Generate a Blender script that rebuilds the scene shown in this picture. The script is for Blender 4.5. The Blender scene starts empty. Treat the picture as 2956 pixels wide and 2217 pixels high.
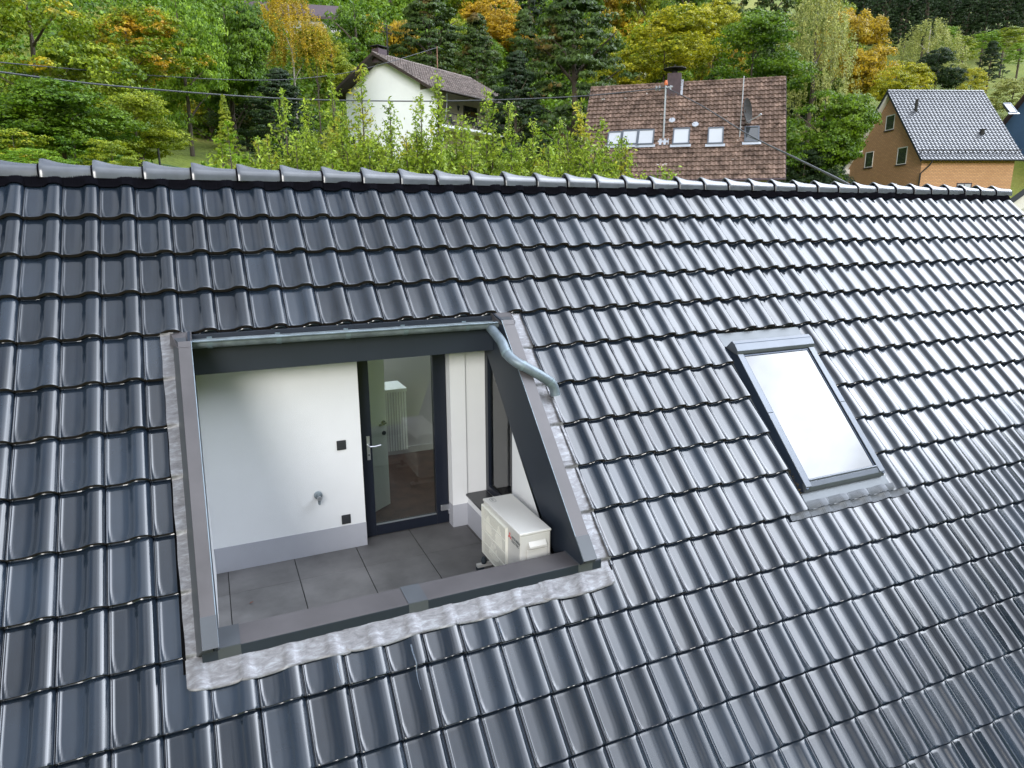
import bpy, math, random
import numpy as np
from mathutils import Matrix, Vector
random.seed(7)
rng = np.random.default_rng(11)
sc = bpy.context.scene
C = sc.collection
# ------------------------------------------------------------------ camera
CAM = np.array([1.354677, -7.282627, -0.335186])
BR = np.array([0.912329, -0.409446, -0.002994])      # right
BD = np.array([-0.098863, -0.213179, -0.971998])     # down
BF = np.array([0.397343, 0.887079, -0.234969])       # forward
FPX = 1946.95                                         # focal length in photo pixels (2956 wide)
cd = bpy.data.cameras.new('camera'); cam = bpy.data.objects.new('camera', cd); C.objects.link(cam)
cd.sensor_width = 36.0; cd.lens = FPX / 2956 * 36; cd.clip_start = 0.05; cd.clip_end = 2000
m = Matrix.Identity(4)
for i in range(3):
    m[i][0] = BR[i]; m[i][1] = -BD[i]; m[i][2] = -BF[i]; m[i][3] = CAM[i]
cam.matrix_world = m
sc.camera = cam

def ray(px, py):
    d = BR * (px - 1478) + BD * (py - 1108.5) + BF * FPX
    return d / np.linalg.norm(d)
def at(px, py, D):
    """world point seen at photo pixel (px,py) at horizontal distance D"""
    d = ray(px, py); return CAM + d * (D / math.hypot(d[0], d[1]))

# ------------------------------------------------------------------ world: daylight sky with broken cloud
SUN = np.array([-0.52, -0.78, 0.34]); SUN /= np.linalg.norm(SUN)
w = bpy.data.worlds.new('World'); sc.world = w; w.use_nodes = True
nt = w.node_tree; nt.nodes.clear()
N = nt.nodes.new; Lk = nt.links.new
def mth(op, a, b=None, c=None, clamp=False):
    n = N('ShaderNodeMath'); n.operation = op; n.use_clamp = clamp
    for i, v in enumerate((a, b, c)):
        if v is None: continue
        if isinstance(v, (int, float)): n.inputs[i].default_value = v
        else: Lk(v, n.inputs[i])
    return n.outputs[0]
out = N('ShaderNodeOutputWorld'); bg = N('ShaderNodeBackground'); Lk(bg.outputs[0], out.inputs[0])
sky = N('ShaderNodeTexSky'); sky.sky_type = 'NISHITA'; sky.sun_disc = False
sky.sun_elevation = math.asin(SUN[2]); sky.sun_rotation = math.atan2(SUN[0], SUN[1])
tc = N('ShaderNodeTexCoord')
sep = N('ShaderNodeSeparateXYZ'); Lk(tc.outputs['Generated'], sep.inputs[0])
zz = mth('ADD', mth('MAXIMUM', sep.outputs[2], 0.0), 0.25)
cmb = N('ShaderNodeCombineXYZ'); Lk(mth('DIVIDE', sep.outputs[0], zz), cmb.inputs[0]); Lk(mth('DIVIDE', sep.outputs[1], zz), cmb.inputs[1])
n1 = N('ShaderNodeTexNoise'); n1.inputs['Scale'].default_value = 1.25; n1.inputs['Detail'].default_value = 7; n1.inputs['Roughness'].default_value = 0.55
Lk(cmb.outputs[0], n1.inputs['Vector'])
n2 = N('ShaderNodeTexNoise'); n2.inputs['Scale'].default_value = 3.1; n2.inputs['Detail'].default_value = 5
Lk(cmb.outputs[0], n2.inputs['Vector'])
dp = N('ShaderNodeVectorMath'); dp.operation = 'DOT_PRODUCT'; Lk(tc.outputs['Generated'], dp.inputs[0]); dp.inputs[1].default_value = (0.76, -0.16, 0.63)
dot = mth('MAXIMUM', dp.outputs['Value'], 0.0)
lobe = mth('POWER', dot, 9.0)
wide = mth('POWER', dot, 2.0)
SKY_LOBE, SKY_WIDE, SKY_BASE = 58.0, 15.0, 6.0
bright = mth('ADD', mth('ADD', mth('MULTIPLY', lobe, SKY_LOBE), mth('MULTIPLY', wide, SKY_WIDE)), SKY_BASE)
tr_ = N('ShaderNodeMapRange'); tr_.inputs['From Min'].default_value = 0.36; tr_.inputs['From Max'].default_value = 0.62; tr_.inputs['To Min'].default_value = 0.62; tr_.inputs['To Max'].default_value = 1.32; Lk(n2.outputs[0], tr_.inputs['Value']); tex = tr_.outputs[0]
bright = mth('MULTIPLY', bright, tex)
cc = N('ShaderNodeCombineColor')
Lk(mth('MULTIPLY', bright, 0.925), cc.inputs[0]); Lk(mth('MULTIPLY', bright, 0.99), cc.inputs[1]); Lk(mth('MULTIPLY', bright, 1.10), cc.inputs[2])
cov = N('ShaderNodeMapRange'); cov.inputs['From Min'].default_value = 0.36; cov.inputs['From Max'].default_value = 0.60
Lk(mth('ADD', n1.outputs[0], mth('MULTIPLY', wide, 0.22)), cov.inputs['Value'])
mx = N('ShaderNodeMix'); mx.data_type = 'RGBA'
Lk(cov.outputs[0], mx.inputs[0]); Lk(sky.outputs[0], mx.inputs[6]); Lk(cc.outputs[0], mx.inputs[7])
Lk(mx.outputs[2], bg.inputs[0]); bg.inputs[1].default_value = 0.13

sd = bpy.data.lights.new('sun', 'SUN'); sd.energy = 2.4; sd.angle = math.radians(26); sd.color = (1.0, 0.975, 0.94)
sun = bpy.data.objects.new('sun', sd); C.objects.link(sun)
sun.rotation_euler = Vector(SUN).to_track_quat('Z', 'Y').to_euler()
sc.view_settings.view_transform = 'Standard'; sc.view_settings.look = 'None'
sc.view_settings.exposure = 0.15; sc.view_settings.gamma = 1.0; sc.view_settings.use_curve_mapping = False
sc.cycles.max_bounces = 7; sc.cycles.transparent_max_bounces = 12
sc.cycles.caustics_reflective = False; sc.cycles.caustics_refractive = False
sc.cycles.sample_clamp_indirect = 6.0

# ------------------------------------------------------------------ materials
def mat(name, col, rough=0.6, metal=0.0, spec=0.5, noise=None, bump=None, col2=None, island=0.0, coat=0.0, trans=0.0, roughvar=0.0):
    """noise=(scale, amount) brightness mottling; bump=(scale, strength); col2 mixes in by noise"""
    mt = bpy.data.materials.new(name); mt.use_nodes = True
    t = mt.node_tree; p = t.nodes['Principled BSDF']
    p.inputs['Base Color'].default_value = (*col, 1); p.inputs['Roughness'].default_value = rough
    p.inputs['Metallic'].default_value = metal; p.inputs['Specular IOR Level'].default_value = spec
    if coat: p.inputs['Coat Weight'].default_value = coat; p.inputs['Coat Roughness'].default_value = 0.08
    co = t.nodes.new('ShaderNodeTexCoord')
    cur = None
    if noise or col2:
        sc_, am = noise or (2.0, 0.0)
        nz = t.nodes.new('ShaderNodeTexNoise'); nz.inputs['Scale'].default_value = sc_; nz.inputs['Detail'].default_value = 6; nz.inputs['Roughness'].default_value = 0.6
        t.links.new(co.outputs['Object'], nz.inputs['Vector'])
        rp = t.nodes.new('ShaderNodeMapRange'); rp.inputs['From Min'].default_value = 0.32; rp.inputs['From Max'].default_value = 0.68
        t.links.new(nz.outputs[0], rp.inputs['Value'])
        c2 = col2 or tuple(max(0, c * (1 - am)) for c in col)
        c1 = col if col2 else tuple(c * (1 + am) for c in col)
        mxn = t.nodes.new('ShaderNodeMix'); mxn.data_type = 'RGBA'
        mxn.inputs[6].default_value = (*c2, 1); mxn.inputs[7].default_value = (*c1, 1)
        t.links.new(rp.outputs[0], mxn.inputs[0]); cur = mxn.outputs[2]
        if roughvar:
            rr = t.nodes.new('ShaderNodeMapRange'); rr.inputs['To Min'].default_value = rough - roughvar; rr.inputs['To Max'].default_value = rough + roughvar
            t.links.new(nz.outputs[0], rr.inputs['Value']); t.links.new(rr.outputs[0], p.inputs['Roughness'])
    if island:
        g = t.nodes.new('ShaderNodeNewGeometry')
        mr = t.nodes.new('ShaderNodeMapRange'); mr.inputs['To Min'].default_value = 1 - island; mr.inputs['To Max'].default_value = 1 + island
        t.links.new(g.outputs['Random Per Island'], mr.inputs['Value'])
        hs = t.nodes.new('ShaderNodeHueSaturation'); t.links.new(mr.outputs[0], hs.inputs['Value'])
        if cur: t.links.new(cur, hs.inputs['Color'])
        else: hs.inputs['Color'].default_value = (*col, 1)
        cur = hs.outputs[0]
    if cur: t.links.new(cur, p.inputs['Base Color'])
    if bump:
        nb = t.nodes.new('ShaderNodeTexNoise'); nb.inputs['Scale'].default_value = bump[0]; nb.inputs['Detail'].default_value = 4
        t.links.new(co.outputs['Object'], nb.inputs['Vector'])
        b = t.nodes.new('ShaderNodeBump'); b.inputs['Strength'].default_value = bump[1]; b.inputs['Distance'].default_value = 0.01
        t.links.new(nb.outputs[0], b.inputs['Height']); t.links.new(b.outputs[0], p.inputs['Normal'])
    return mt

def glass_mat(name, tint=(0.85, 0.9, 0.88), rough=0.0, refl=1.0):
    mt = bpy.data.materials.new(name); mt.use_nodes = True; t = mt.node_tree; t.nodes.clear()
    o = t.nodes.new('ShaderNodeOutputMaterial'); ms = t.nodes.new('ShaderNodeMixShader')
    tr = t.nodes.new('ShaderNodeBsdfTransparent'); tr.inputs[0].default_value = (*tint, 1)
    gl = t.nodes.new('ShaderNodeBsdfGlossy'); gl.inputs['Roughness'].default_value = rough; gl.inputs[0].default_value = (1, 1, 1, 1)
    fr = t.nodes.new('ShaderNodeFresnel'); fr.inputs[0].default_value = 1.52
    mu = t.nodes.new('ShaderNodeMath'); mu.operation = 'MULTIPLY'; mu.inputs[1].default_value = refl; mu.use_clamp = True
    t.links.new(fr.outputs[0], mu.inputs[0]); t.links.new(mu.outputs[0], ms.inputs[0])
    t.links.new(tr.outputs[0], ms.inputs[1]); t.links.new(gl.outputs[0], ms.inputs[2]); t.links.new(ms.outputs[0], o.inputs[0])
    return mt

def leaf_mat(name, ca, cb, patch=None, pscale=0.5, pamt=0.5, val=0.35):
    """ca/cb leaf colours mixed per leaf; patch = colour of turning patches"""
    mt = bpy.data.materials.new(name); mt.use_nodes = True; t = mt.node_tree; p = t.nodes['Principled BSDF']
    g = t.nodes.new('ShaderNodeNewGeometry'); co = t.nodes.new('ShaderNodeTexCoord'); oi = t.nodes.new('ShaderNodeObjectInfo')
    mxn = t.nodes.new('ShaderNodeMix'); mxn.data_type = 'RGBA'; mxn.inputs[6].default_value = (*ca, 1); mxn.inputs[7].default_value = (*cb, 1)
    nz = t.nodes.new('ShaderNodeTexNoise'); nz.noise_dimensions = '3D'; nz.inputs['Scale'].default_value = 2.2; nz.inputs['Detail'].default_value = 3
    ad = t.nodes.new('ShaderNodeVectorMath'); ad.operation = 'ADD'
    mu = t.nodes.new('ShaderNodeVectorMath'); mu.operation = 'SCALE'; mu.inputs[0].default_value = (37, 53, 71); t.links.new(oi.outputs['Random'], mu.inputs['Scale'])
    t.links.new(co.outputs['Object'], ad.inputs[0]); t.links.new(mu.outputs[0], ad.inputs[1]); t.links.new(ad.outputs[0], nz.inputs['Vector'])
    a1 = t.nodes.new('ShaderNodeMath'); a1.operation = 'MULTIPLY_ADD'; a1.inputs[1].default_value = 0.45; t.links.new(g.outputs['Random Per Island'], a1.inputs[0])
    r1 = t.nodes.new('ShaderNodeMapRange'); r1.inputs['From Min'].default_value = 0.35; r1.inputs['From Max'].default_value = 0.65; r1.inputs['To Max'].default_value = 0.6
    t.links.new(nz.outputs[0], r1.inputs['Value']); t.links.new(r1.outputs[0], a1.inputs[2]); t.links.new(a1.outputs[0], mxn.inputs[0])
    cur = mxn.outputs[2]
    if patch:
        n3 = t.nodes.new('ShaderNodeTexNoise'); n3.inputs['Scale'].default_value = pscale * 2.5; n3.inputs['Detail'].default_value = 4; t.links.new(ad.outputs[0], n3.inputs['Vector'])
        r3 = t.nodes.new('ShaderNodeMapRange'); r3.inputs['From Min'].default_value = 0.62 - 0.24 * pamt; r3.inputs['From Max'].default_value = 0.72 - 0.24 * pamt
        t.links.new(n3.outputs[0], r3.inputs['Value'])
        m3 = t.nodes.new('ShaderNodeMix'); m3.data_type = 'RGBA'; t.links.new(r3.outputs[0], m3.inputs[0]); t.links.new(cur, m3.inputs[6]); m3.inputs[7].default_value = (*patch, 1)
        cur = m3.outputs[2]
    hs = t.nodes.new('ShaderNodeHueSaturation'); hs.inputs['Saturation'].default_value = 1.0
    mr = t.nodes.new('ShaderNodeMapRange'); mr.inputs['To Min'].default_value = 1 - val; mr.inputs['To Max'].default_value = 1 + val
    t.links.new(g.outputs['Random Per Island'], mr.inputs['Value']); t.links.new(mr.outputs[0], hs.inputs['Value']); t.links.new(cur, hs.inputs['Color'])
    t.links.new(hs.outputs[0], p.inputs['Base Color'])
    p.inputs['Roughness'].default_value = 0.5; p.inputs['Specular IOR Level'].default_value = 0.35
    tl = t.nodes.new('ShaderNodeBsdfTranslucent'); t.links.new(hs.outputs[0], tl.inputs[0])
    ms = t.nodes.new('ShaderNodeMixShader'); ms.inputs[0].default_value = 0.35
    o = t.nodes['Material Output']; t.links.new(p.outputs[0], ms.inputs[1]); t.links.new(tl.outputs[0], ms.inputs[2]); t.links.new(ms.outputs[0], o.inputs[0])
    return mt

M = {}
M['tile'] = mat('glazed_tile', (0.011, 0.0175, 0.028), 0.20, noise=(1.3, 0.25), bump=(5, 0.02), island=0.30, spec=0.72)
def tile_rough():
    t = M['tile'].node_tree; p = t.nodes['Principled BSDF']; g = t.nodes.new('ShaderNodeNewGeometry'); co = t.nodes.new('ShaderNodeTexCoord')
    n = t.nodes.new('ShaderNodeTexNoise'); n.inputs['Scale'].default_value = 2.3; n.inputs['Detail'].default_value = 7; mp = t.nodes.new('ShaderNodeMapping'); mp.inputs['Scale'].default_value = (7, 1.3, 1.3); t.links.new(co.outputs['Object'], mp.inputs[0]); t.links.new(mp.outputs[0], n.inputs['Vector'])
    a = t.nodes.new('ShaderNodeMath'); a.operation = 'MULTIPLY_ADD'; a.inputs[1].default_value = .09; a.inputs[2].default_value = .03; t.links.new(g.outputs['Random Per Island'], a.inputs[0])
    b = t.nodes.new('ShaderNodeMath'); b.operation = 'MULTIPLY_ADD'; b.inputs[1].default_value = .18; t.links.new(n.outputs[0], b.inputs[0]); t.links.new(a.outputs[0], b.inputs[2]); t.links.new(b.outputs[0], p.inputs['Roughness'])
tile_rough()
M['ridge'] = mat('ridge_tile', (0.078, 0.088, 0.108), 0.27, noise=(4, 0.2), bump=(9, 0.08), spec=1.0)
M['comb'] = mat('ridge_roll', (0.004, 0.004, 0.006), 0.95, spec=0.02)
M['dark'] = mat('underlay', (0.012, 0.012, 0.014), 0.8)
M['anth'] = mat('anthracite_sheet', (0.014, 0.020, 0.032), 0.5, metal=0.0, noise=(1.2, 0.12), roughvar=0.06)
M['cap'] = mat('sky_sheen_sheet', (0.085, 0.08, 0.086), 0.46, metal=0.2, noise=(2.2, 0.16), bump=(5, 0.06), roughvar=0.08)  # same anthracite sheet; its sky sheen is put into a lighter base colour
M['capband'] = mat('grey_blue_sheet', (0.072, 0.08, 0.092), 0.46, metal=0.2, noise=(2, 0.12))
M['zinc'] = mat('zinc', (0.15, 0.19, 0.225), 0.45, metal=0.35, noise=(9, 0.25), bump=(14, 0.05), roughvar=0.1)
M['zincd'] = mat('zinc_weathered', (0.17, 0.205, 0.23), 0.5, metal=0.15, noise=(7, 0.35), roughvar=0.1)
M['clip'] = mat('zinc_bracket', (0.19, 0.25, 0.28), 0.5, metal=0.4, noise=(12, 0.2))
M['stucco'] = mat('white_render', (0.66, 0.675, 0.695), 0.9, noise=(1.4, 0.03), bump=(160, 0.25))
M['band'] = mat('grey_plinth_render', (0.34, 0.35, 0.39), 0.9, noise=(2, 0.04), bump=(140, 0.2))
M['frame'] = mat('door_frame', (0.008, 0.011, 0.020), 0.35, spec=0.4)
M['steel'] = mat('brushed_steel', (0.62, 0.64, 0.68), 0.28, metal=0.9)
M['socket'] = mat('socket_plastic', (0.022, 0.024, 0.028), 0.45)
M['glass'] = glass_mat('door_glass', (0.95, 0.985, 0.96), 0.0, 1.1)
M['wglass'] = glass_mat('window_glass', (0.93, 0.98, 0.96), 0.0, 1.1)
M['slab'] = mat('stone_tile', (0.098, 0.096, 0.097), 0.5, noise=(3.2, 0.28), bump=(18, 0.12), col2=None, island=0.07, roughvar=0.12)
M['joint'] = mat('joint', (0.01, 0.01, 0.01), 0.9)
M['sill'] = mat('dark_stone_sill', (0.02, 0.022, 0.026), 0.25)
M['lead'] = None
M['acbody'] = mat('aircon_cream', (0.50, 0.495, 0.475), 0.45, noise=(3, 0.04), roughvar=0.05)
M['grille'] = mat('aircon_grille', (0.70, 0.70, 0.64), 0.5)
M['acdark'] = mat('aircon_inside', (0.05, 0.07, 0.075), 0.6)
M['red'] = mat('emblem_red', (0.55, 0.03, 0.03), 0.5)
M['ink'] = mat('emblem_ink', (0.06, 0.07, 0.08), 0.5)
M['rubber'] = mat('rubber', (0.02, 0.03, 0.04), 0.6)
M['woodfl'] = mat('wood_floor', (0.085, 0.045, 0.03), 0.4, noise=(6, 0.4))
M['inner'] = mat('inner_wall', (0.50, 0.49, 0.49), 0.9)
M['idoor'] = mat('inner_door', (0.84, 0.88, 0.84), 0.5)
M['vframe'] = mat('window_cladding', (0.095, 0.11, 0.135), 0.36, metal=0.3, noise=(5, 0.08))
M['vdark'] = mat('window_side', (0.03, 0.045, 0.075), 0.4, metal=0.3)
M['vflash'] = mat('window_flashing', (0.10, 0.115, 0.13), 0.45, metal=0.2, noise=(3, 0.1))
M['apron'] = mat('pleated_apron', (0.10, 0.11, 0.125), 0.45, metal=0.4)

def make_lead():
    mt = mat('dressed_lead', (0.42, 0.43, 0.47), 0.48, metal=0.35); t = mt.node_tree; p = t.nodes['Principled BSDF']
    co = t.nodes.new('ShaderNodeTexCoord'); mp = t.nodes.new('ShaderNodeMapping'); t.links.new(co.outputs['Object'], mp.inputs[0])
    mp.inputs['Rotation'].default_value = (0.4, 0.3, 0.7); mp.inputs['Scale'].default_value = (2.2, 8.0, 3.5)
    a = t.nodes.new('ShaderNodeTexNoise'); a.inputs['Scale'].default_value = 5.0; a.inputs['Detail'].default_value = 9; a.inputs['Roughness'].default_value = 0.72; a.inputs['Distortion'].default_value = .45
    t.links.new(mp.outputs[0], a.inputs['Vector'])
    r = t.nodes.new('ShaderNodeValToRGB'); e = r.color_ramp.elements
    e[0].position = 0.30; e[0].color = (0.10, 0.098, 0.105, 1); e[1].position = 0.76; e[1].color = (0.31, 0.33, 0.36, 1)
    x = e.new(0.5); x.color = (0.17, 0.17, 0.183, 1)
    t.links.new(a.outputs[0], r.inputs[0]); t.links.new(r.outputs[0], p.inputs['Base Color'])
    rr = t.nodes.new('ShaderNodeMapRange'); rr.inputs['To Min'].default_value = 0.60; rr.inputs['To Max'].default_value = 0.40; t.links.new(a.outputs[0], rr.inputs[0]); t.links.new(rr.outputs[0], p.inputs['Roughness'])
    b = t.nodes.new('ShaderNodeBump'); b.inputs['Strength'].default_value = 0.3; b.inputs['Distance'].default_value = 0.005
    t.links.new(a.outputs[0], b.inputs['Height']); t.links.new(b.outputs[0], p.inputs['Normal'])
    return mt
M['lead'] = make_lead()

# ------------------------------------------------------------------ mesh helpers
def np_obj(name, V, F, mt, parent=None, smooth=False, world=True):
    """V (n,3) array, F (k,4) or (k,3) int array"""
    V = np.asarray(V, dtype=np.float32); F = np.asarray(F, dtype=np.int32)
    me = bpy.data.meshes.new(name); k, c = F.shape
    me.vertices.add(len(V)); me.vertices.foreach_set('co', V.ravel())
    me.loops.add(k * c); me.loops.foreach_set('vertex_index', F.ravel())
    me.polygons.add(k); me.polygons.foreach_set('loop_start', np.arange(k, dtype=np.int32) * c)
    me.polygons.foreach_set('loop_total', np.full(k, c, dtype=np.int32))
    if smooth: me.polygons.foreach_set('use_smooth', np.ones(k, dtype=bool))
    me.materials.append(mt); me.update(calc_edges=True)
    return link(name, me, parent, world)

def link(name, me, parent=None, world=True):
    o = bpy.data.objects.new(name, me); C.objects.link(o)
    if parent is not None:
        o.parent = parent
        if world:
            root = parent
            off = Vector((0, 0, 0))
            while root is not None and root.type != 'EMPTY': root = root.parent
            if parent.type == 'EMPTY':
                o.matrix_parent_inverse = Matrix.Translation(-Vector(parent.location))
    return o

class MB:
    def __init__(s): s.v = []; s.f = []
    def add(s, vs, fs):
        b = len(s.v); s.v += [tuple(float(c) for c in p) for p in vs]; s.f += [tuple(i + b for i in f) for f in fs]; return s
    def hexa(s, p):   # 8 points: bottom 0-3 ccw, top 4-7
        return s.add(p, [(3, 2, 1, 0), (4, 5, 6, 7), (0, 1, 5, 4), (1, 2, 6, 5), (2, 3, 7, 6), (3, 0, 4, 7)])
    def box(s, x0, x1, y0, y1, z0, z1, fr=None):
        p = [(x0, y0, z0), (x1, y0, z0), (x1, y1, z0), (x0, y1, z0), (x0, y0, z1), (x1, y0, z1), (x1, y1, z1), (x0, y1, z1)]
        if fr: p = [fr(*q) for q in p]
        return s.hexa(p)
    def tube(s, path, r, n=10, caps=True, r2=None):
        P = [np.array(q, float) for q in path]; rings = []
        up = np.array([0.13, 0.2, 0.97])
        for i, q in enumerate(P):
            d = (P[min(i + 1, len(P) - 1)] - P[max(i - 1, 0)]); d /= np.linalg.norm(d) + 1e-9
            a = np.cross(d, up)
            if np.linalg.norm(a) < 0.1: a = np.cross(d, np.array([1, 0, 0.]))
            a /= np.linalg.norm(a); b = np.cross(d, a)
            rr = r if r2 is None else r + (r2 - r) * i / (len(P) - 1)
            if isinstance(r, (list, tuple)): rr = r[i]
            rings.append([q + rr * (math.cos(2 * math.pi * k / n) * a + math.sin(2 * math.pi * k / n) * b) for k in range(n)])
        vs = [v for rg in rings for v in rg]; fs = []
        for i in range(len(P) - 1):
            for k in range(n):
                fs.append((i * n + k, i * n + (k + 1) % n, (i + 1) * n + (k + 1) % n, (i + 1) * n + k))
        if caps: fs.append(tuple(range(n))[::-1]); fs.append(tuple((len(P) - 1) * n + k for k in range(n)))
        return s.add(vs, fs)
    def prism(s, poly, ext):
        n = len(poly); e = np.array(ext, float)
        vs = [np.array(p, float) for p in poly] + [np.array(p, float) + e for p in poly]
        fs = [tuple(range(n))[::-1], tuple(range(n, 2 * n))] + [(i, (i + 1) % n, n + (i + 1) % n, n + i) for i in range(n)]
        return s.add(vs, fs)
    def build(s, name, mt, parent=None, smooth=False, world=True, bevel=0.0):
        me = bpy.data.meshes.new(name); me.from_pydata(s.v, [], s.f); me.materials.append(mt)
        if smooth: me.polygons.foreach_set('use_smooth', np.ones(len(me.polygons), dtype=bool))
        me.update()
        import bmesh
        bm = bmesh.new(); bm.from_mesh(me); bmesh.ops.recalc_face_normals(bm, faces=bm.faces)
        bm.to_mesh(me); bm.free()
        o = link(name, me, parent, world)
        if bevel:
            b = o.modifiers.new('bevel', 'BEVEL'); b.width = bevel; b.segments = 2; b.limit_method = 'ANGLE'
        if smooth:
            try: me.set_sharp_from_angle(angle=math.radians(38))
            except Exception: pass
        return o

def thing(name, label, cat, loc=(0, 0, 0), rz=0.0, group=None, kind=None):
    o = bpy.data.objects.new(name, None); C.objects.link(o); o.empty_display_size = 0.3
    o.location = loc; o.rotation_euler = (0, 0, rz); tag(o, label, cat, group, kind); return o
def tag(o, label=None, cat=None, group=None, kind=None):
    if label: o['label'] = label
    if cat: o['category'] = cat
    if group: o['group'] = group
    if kind: o['kind'] = kind
    return o

def grid_faces(nr, nc, base=0, keep=None):
    i = np.arange(nr - 1)[:, None] * nc + np.arange(nc - 1)[None, :]
    f = np.stack([i, i + 1, i + 1 + nc, i + nc], -1).reshape(-1, 4) + base
    return f

# ------------------------------------------------------------------ roof frame
W = 0.28; RL = 0.42413                      # tile cover width / length
SL = math.radians(46.5591); cS, sS = math.cos(SL), math.sin(SL)
def R3(x, s, h):                             # x along ridge, s down the slope, h out of the roof
    return np.array([x, -s * cS - h * sS, -s * sS + h * cS])
def R3a(x, s, h):
    x, s, h = np.broadcast_arrays(x, s, h)
    return np.stack([x, -s * cS - h * sS, -s * sS + h * cS], -1)
def sst(a, b, x):
    t = np.clip((x - a) / (b - a), 0, 1); return t * t * (3 - 2 * t)
def prof(u, t=0.5):
    """tile cross-section height: u 0..1 across one tile, t 0..1 down its length"""
    u = np.asarray(u, float) % 1.0 if np.max(u) > 1.0 or np.min(u) < 0 else np.asarray(u, float)
    f = np.clip((np.asarray(t, float) - 0.72) / 0.28, 0, 1) ** 2
    a = 0.37 - 0.06 * f
    z = 0.006 * sst(a - .03, 0.50 - 0.04 * f, u) + 0.030 * sst(0.455 - 0.06 * f, 0.68 - 0.04 * f, u) + 0.008 * np.sin(np.clip((u - 0.56) / 0.42, 0, 1) * math.pi)
    z = z - 0.020 * np.clip((u - 0.84) / 0.135, 0, 1) ** 2.2
    z = np.where(u > 0.975, z * np.clip((0.992 - u) / 0.017, 0, 1), z)
    c = 0.045 + 0.055 * f
    z = z + 0.007 * np.exp(-((u - c) / 0.022) ** 2) + 0.009 * np.exp(-((u - 0.012) / 0.009) ** 2)
    return z

HOLES = [(3.44, 14.88, 4.0, 10.2), (23.02, 27.30, 5.0, 9.99)]

def tile_field(k0, k1, j0, j1, W_, RL_, fr, prof_, us, ts, holes=(), thick=0.036, tilt=0.042, jit=1.1, offs=-0.013):
    us = np.array(us); ts = np.array(ts); nu, ntt = len(us), len(ts)
    Vs, Fs, Is = [], [], []; base = 0
    U, T = np.meshgrid(us, ts)
    H0 = prof_(U, T)
    for j in range(j0, j1):
        for k in range(k0, k1):
            dz = rng.normal(0, 0.0007 * jit); ta = rng.normal(0, 0.0022 * jit); tb = rng.normal(0, 0.0022 * jit)
            h = H0 + offs + tilt * T + dz + ta * (U - 0.5) * 0.6 + tb * (T - 0.5)
            if nu > 20: h = h - 0.012 * np.exp(-((T - .006) / .014) ** 2)
            h = h - 0.001 * np.clip((T - 0.985) / 0.015, 0, 1)
            x = (k + U * 0.992) * W_ + rng.normal(0, 0.0006 * jit); s = (j - 1 + T) * RL_ + rng.normal(0, 0.001 * jit)
            P = fr(x, s, h)
            # lower front face
            hb = h[-1] - thick
            Pb = fr(x[-1], s[-1] - 0.002, hb)
            V = np.concatenate([P.reshape(-1, 3), P[-1], Pb])
            f = grid_faces(ntt, nu)
            ff = grid_faces(2, nu, base=ntt * nu)
            if holes:
                def cull(ff_, rows, isf):
                    cu = k + (us[:-1] + us[1:]) / 2
                    cv = j - 1 + (ts[:-1] + ts[1:]) / 2 if not isf else np.array([j - 0.001])
                    CU, CV = np.meshgrid(cu, cv); keep = np.ones(CU.shape, bool)
                    for (a, b, c, d) in holes: keep &= ~((CU > a) & (CU < b) & (CV > c) & (CV < d))
                    return ff_[keep.ravel()]
                f = cull(f, ntt, False); ff = cull(ff, 2, True)
            Is.append(np.concatenate([np.zeros(len(f), np.int32), np.ones(len(ff), np.int32)])); f = np.concatenate([f, ff])
            if len(f) == 0: Is.pop(); continue
            Vs.append(V); Fs.append(f + base); base += len(V)
    return np.concatenate(Vs), np.concatenate(Fs)[:, ::-1], np.concatenate(Is)

# ================================================================== MAIN HOUSE
GZ = -9.2
house = thing('house', 'foreground house with glossy black tiled roof and cut-in roof terrace', 'house', (5.0, 0.0, GZ))
us = [0, .006, .012, .020, .030, .042, .06, .08, .11, .15, .22, .30, .355, .385, .42, .46, .50, .54, .58, .62, .68, .74, .80, .85, .89, .92, .945, .962, .975, .984, .992, 1.0]
ts = [-.06, -.01, .008, .022, .04, .10, .25, .39, .5, .62, .70, .76, .82, .87, .91, .94, .965, .985, 1.0]
M['lip'] = mat('tile_lip', (0.035, 0.028, 0.024), 0.6, spec=0.3)
def lipped(o, I, m2):
    o.data.materials.append(m2); o.data.polygons.foreach_set('material_index', I); o.data.polygons.foreach_set('use_smooth', I == 0); return o
V, F, I = tile_field(-14, 49, 1, 19, W, RL, R3a, prof, us, ts, HOLES)
roof = lipped(np_obj('roof', V, F, M['tile'], house, smooth=True), I, M['lip'])
roof['label'] = 'glossy black interlocking roof tiles'
# deck under the tiles with the two openings cut out
dk = MB()
def deck(x0, x1, s0, s1): dk.box(x0, x1, s0, s1, -0.10, -0.045, fr=R3)
X0, X1, S0, S1 = -14 * W, 49.05 * W, -0.12, 18 * RL
ax0, ax1, as0, as1 = 1.16, 3.93, 1.66, 4.22
bx0, bx1, bs0, bs1 = 6.52, 7.58, 2.3, 4.1
deck(X0, ax0, S0, S1); deck(ax0, ax1, S0, as0); deck(ax0, ax1, as1, S1)
deck(ax1, bx0, S0, S1); deck(bx0, bx1, S0, bs0); deck(bx0, bx1, bs1, S1); deck(bx1, X1, S0, S1)
dk.build('roof_deck', M['dark'], house)
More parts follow.
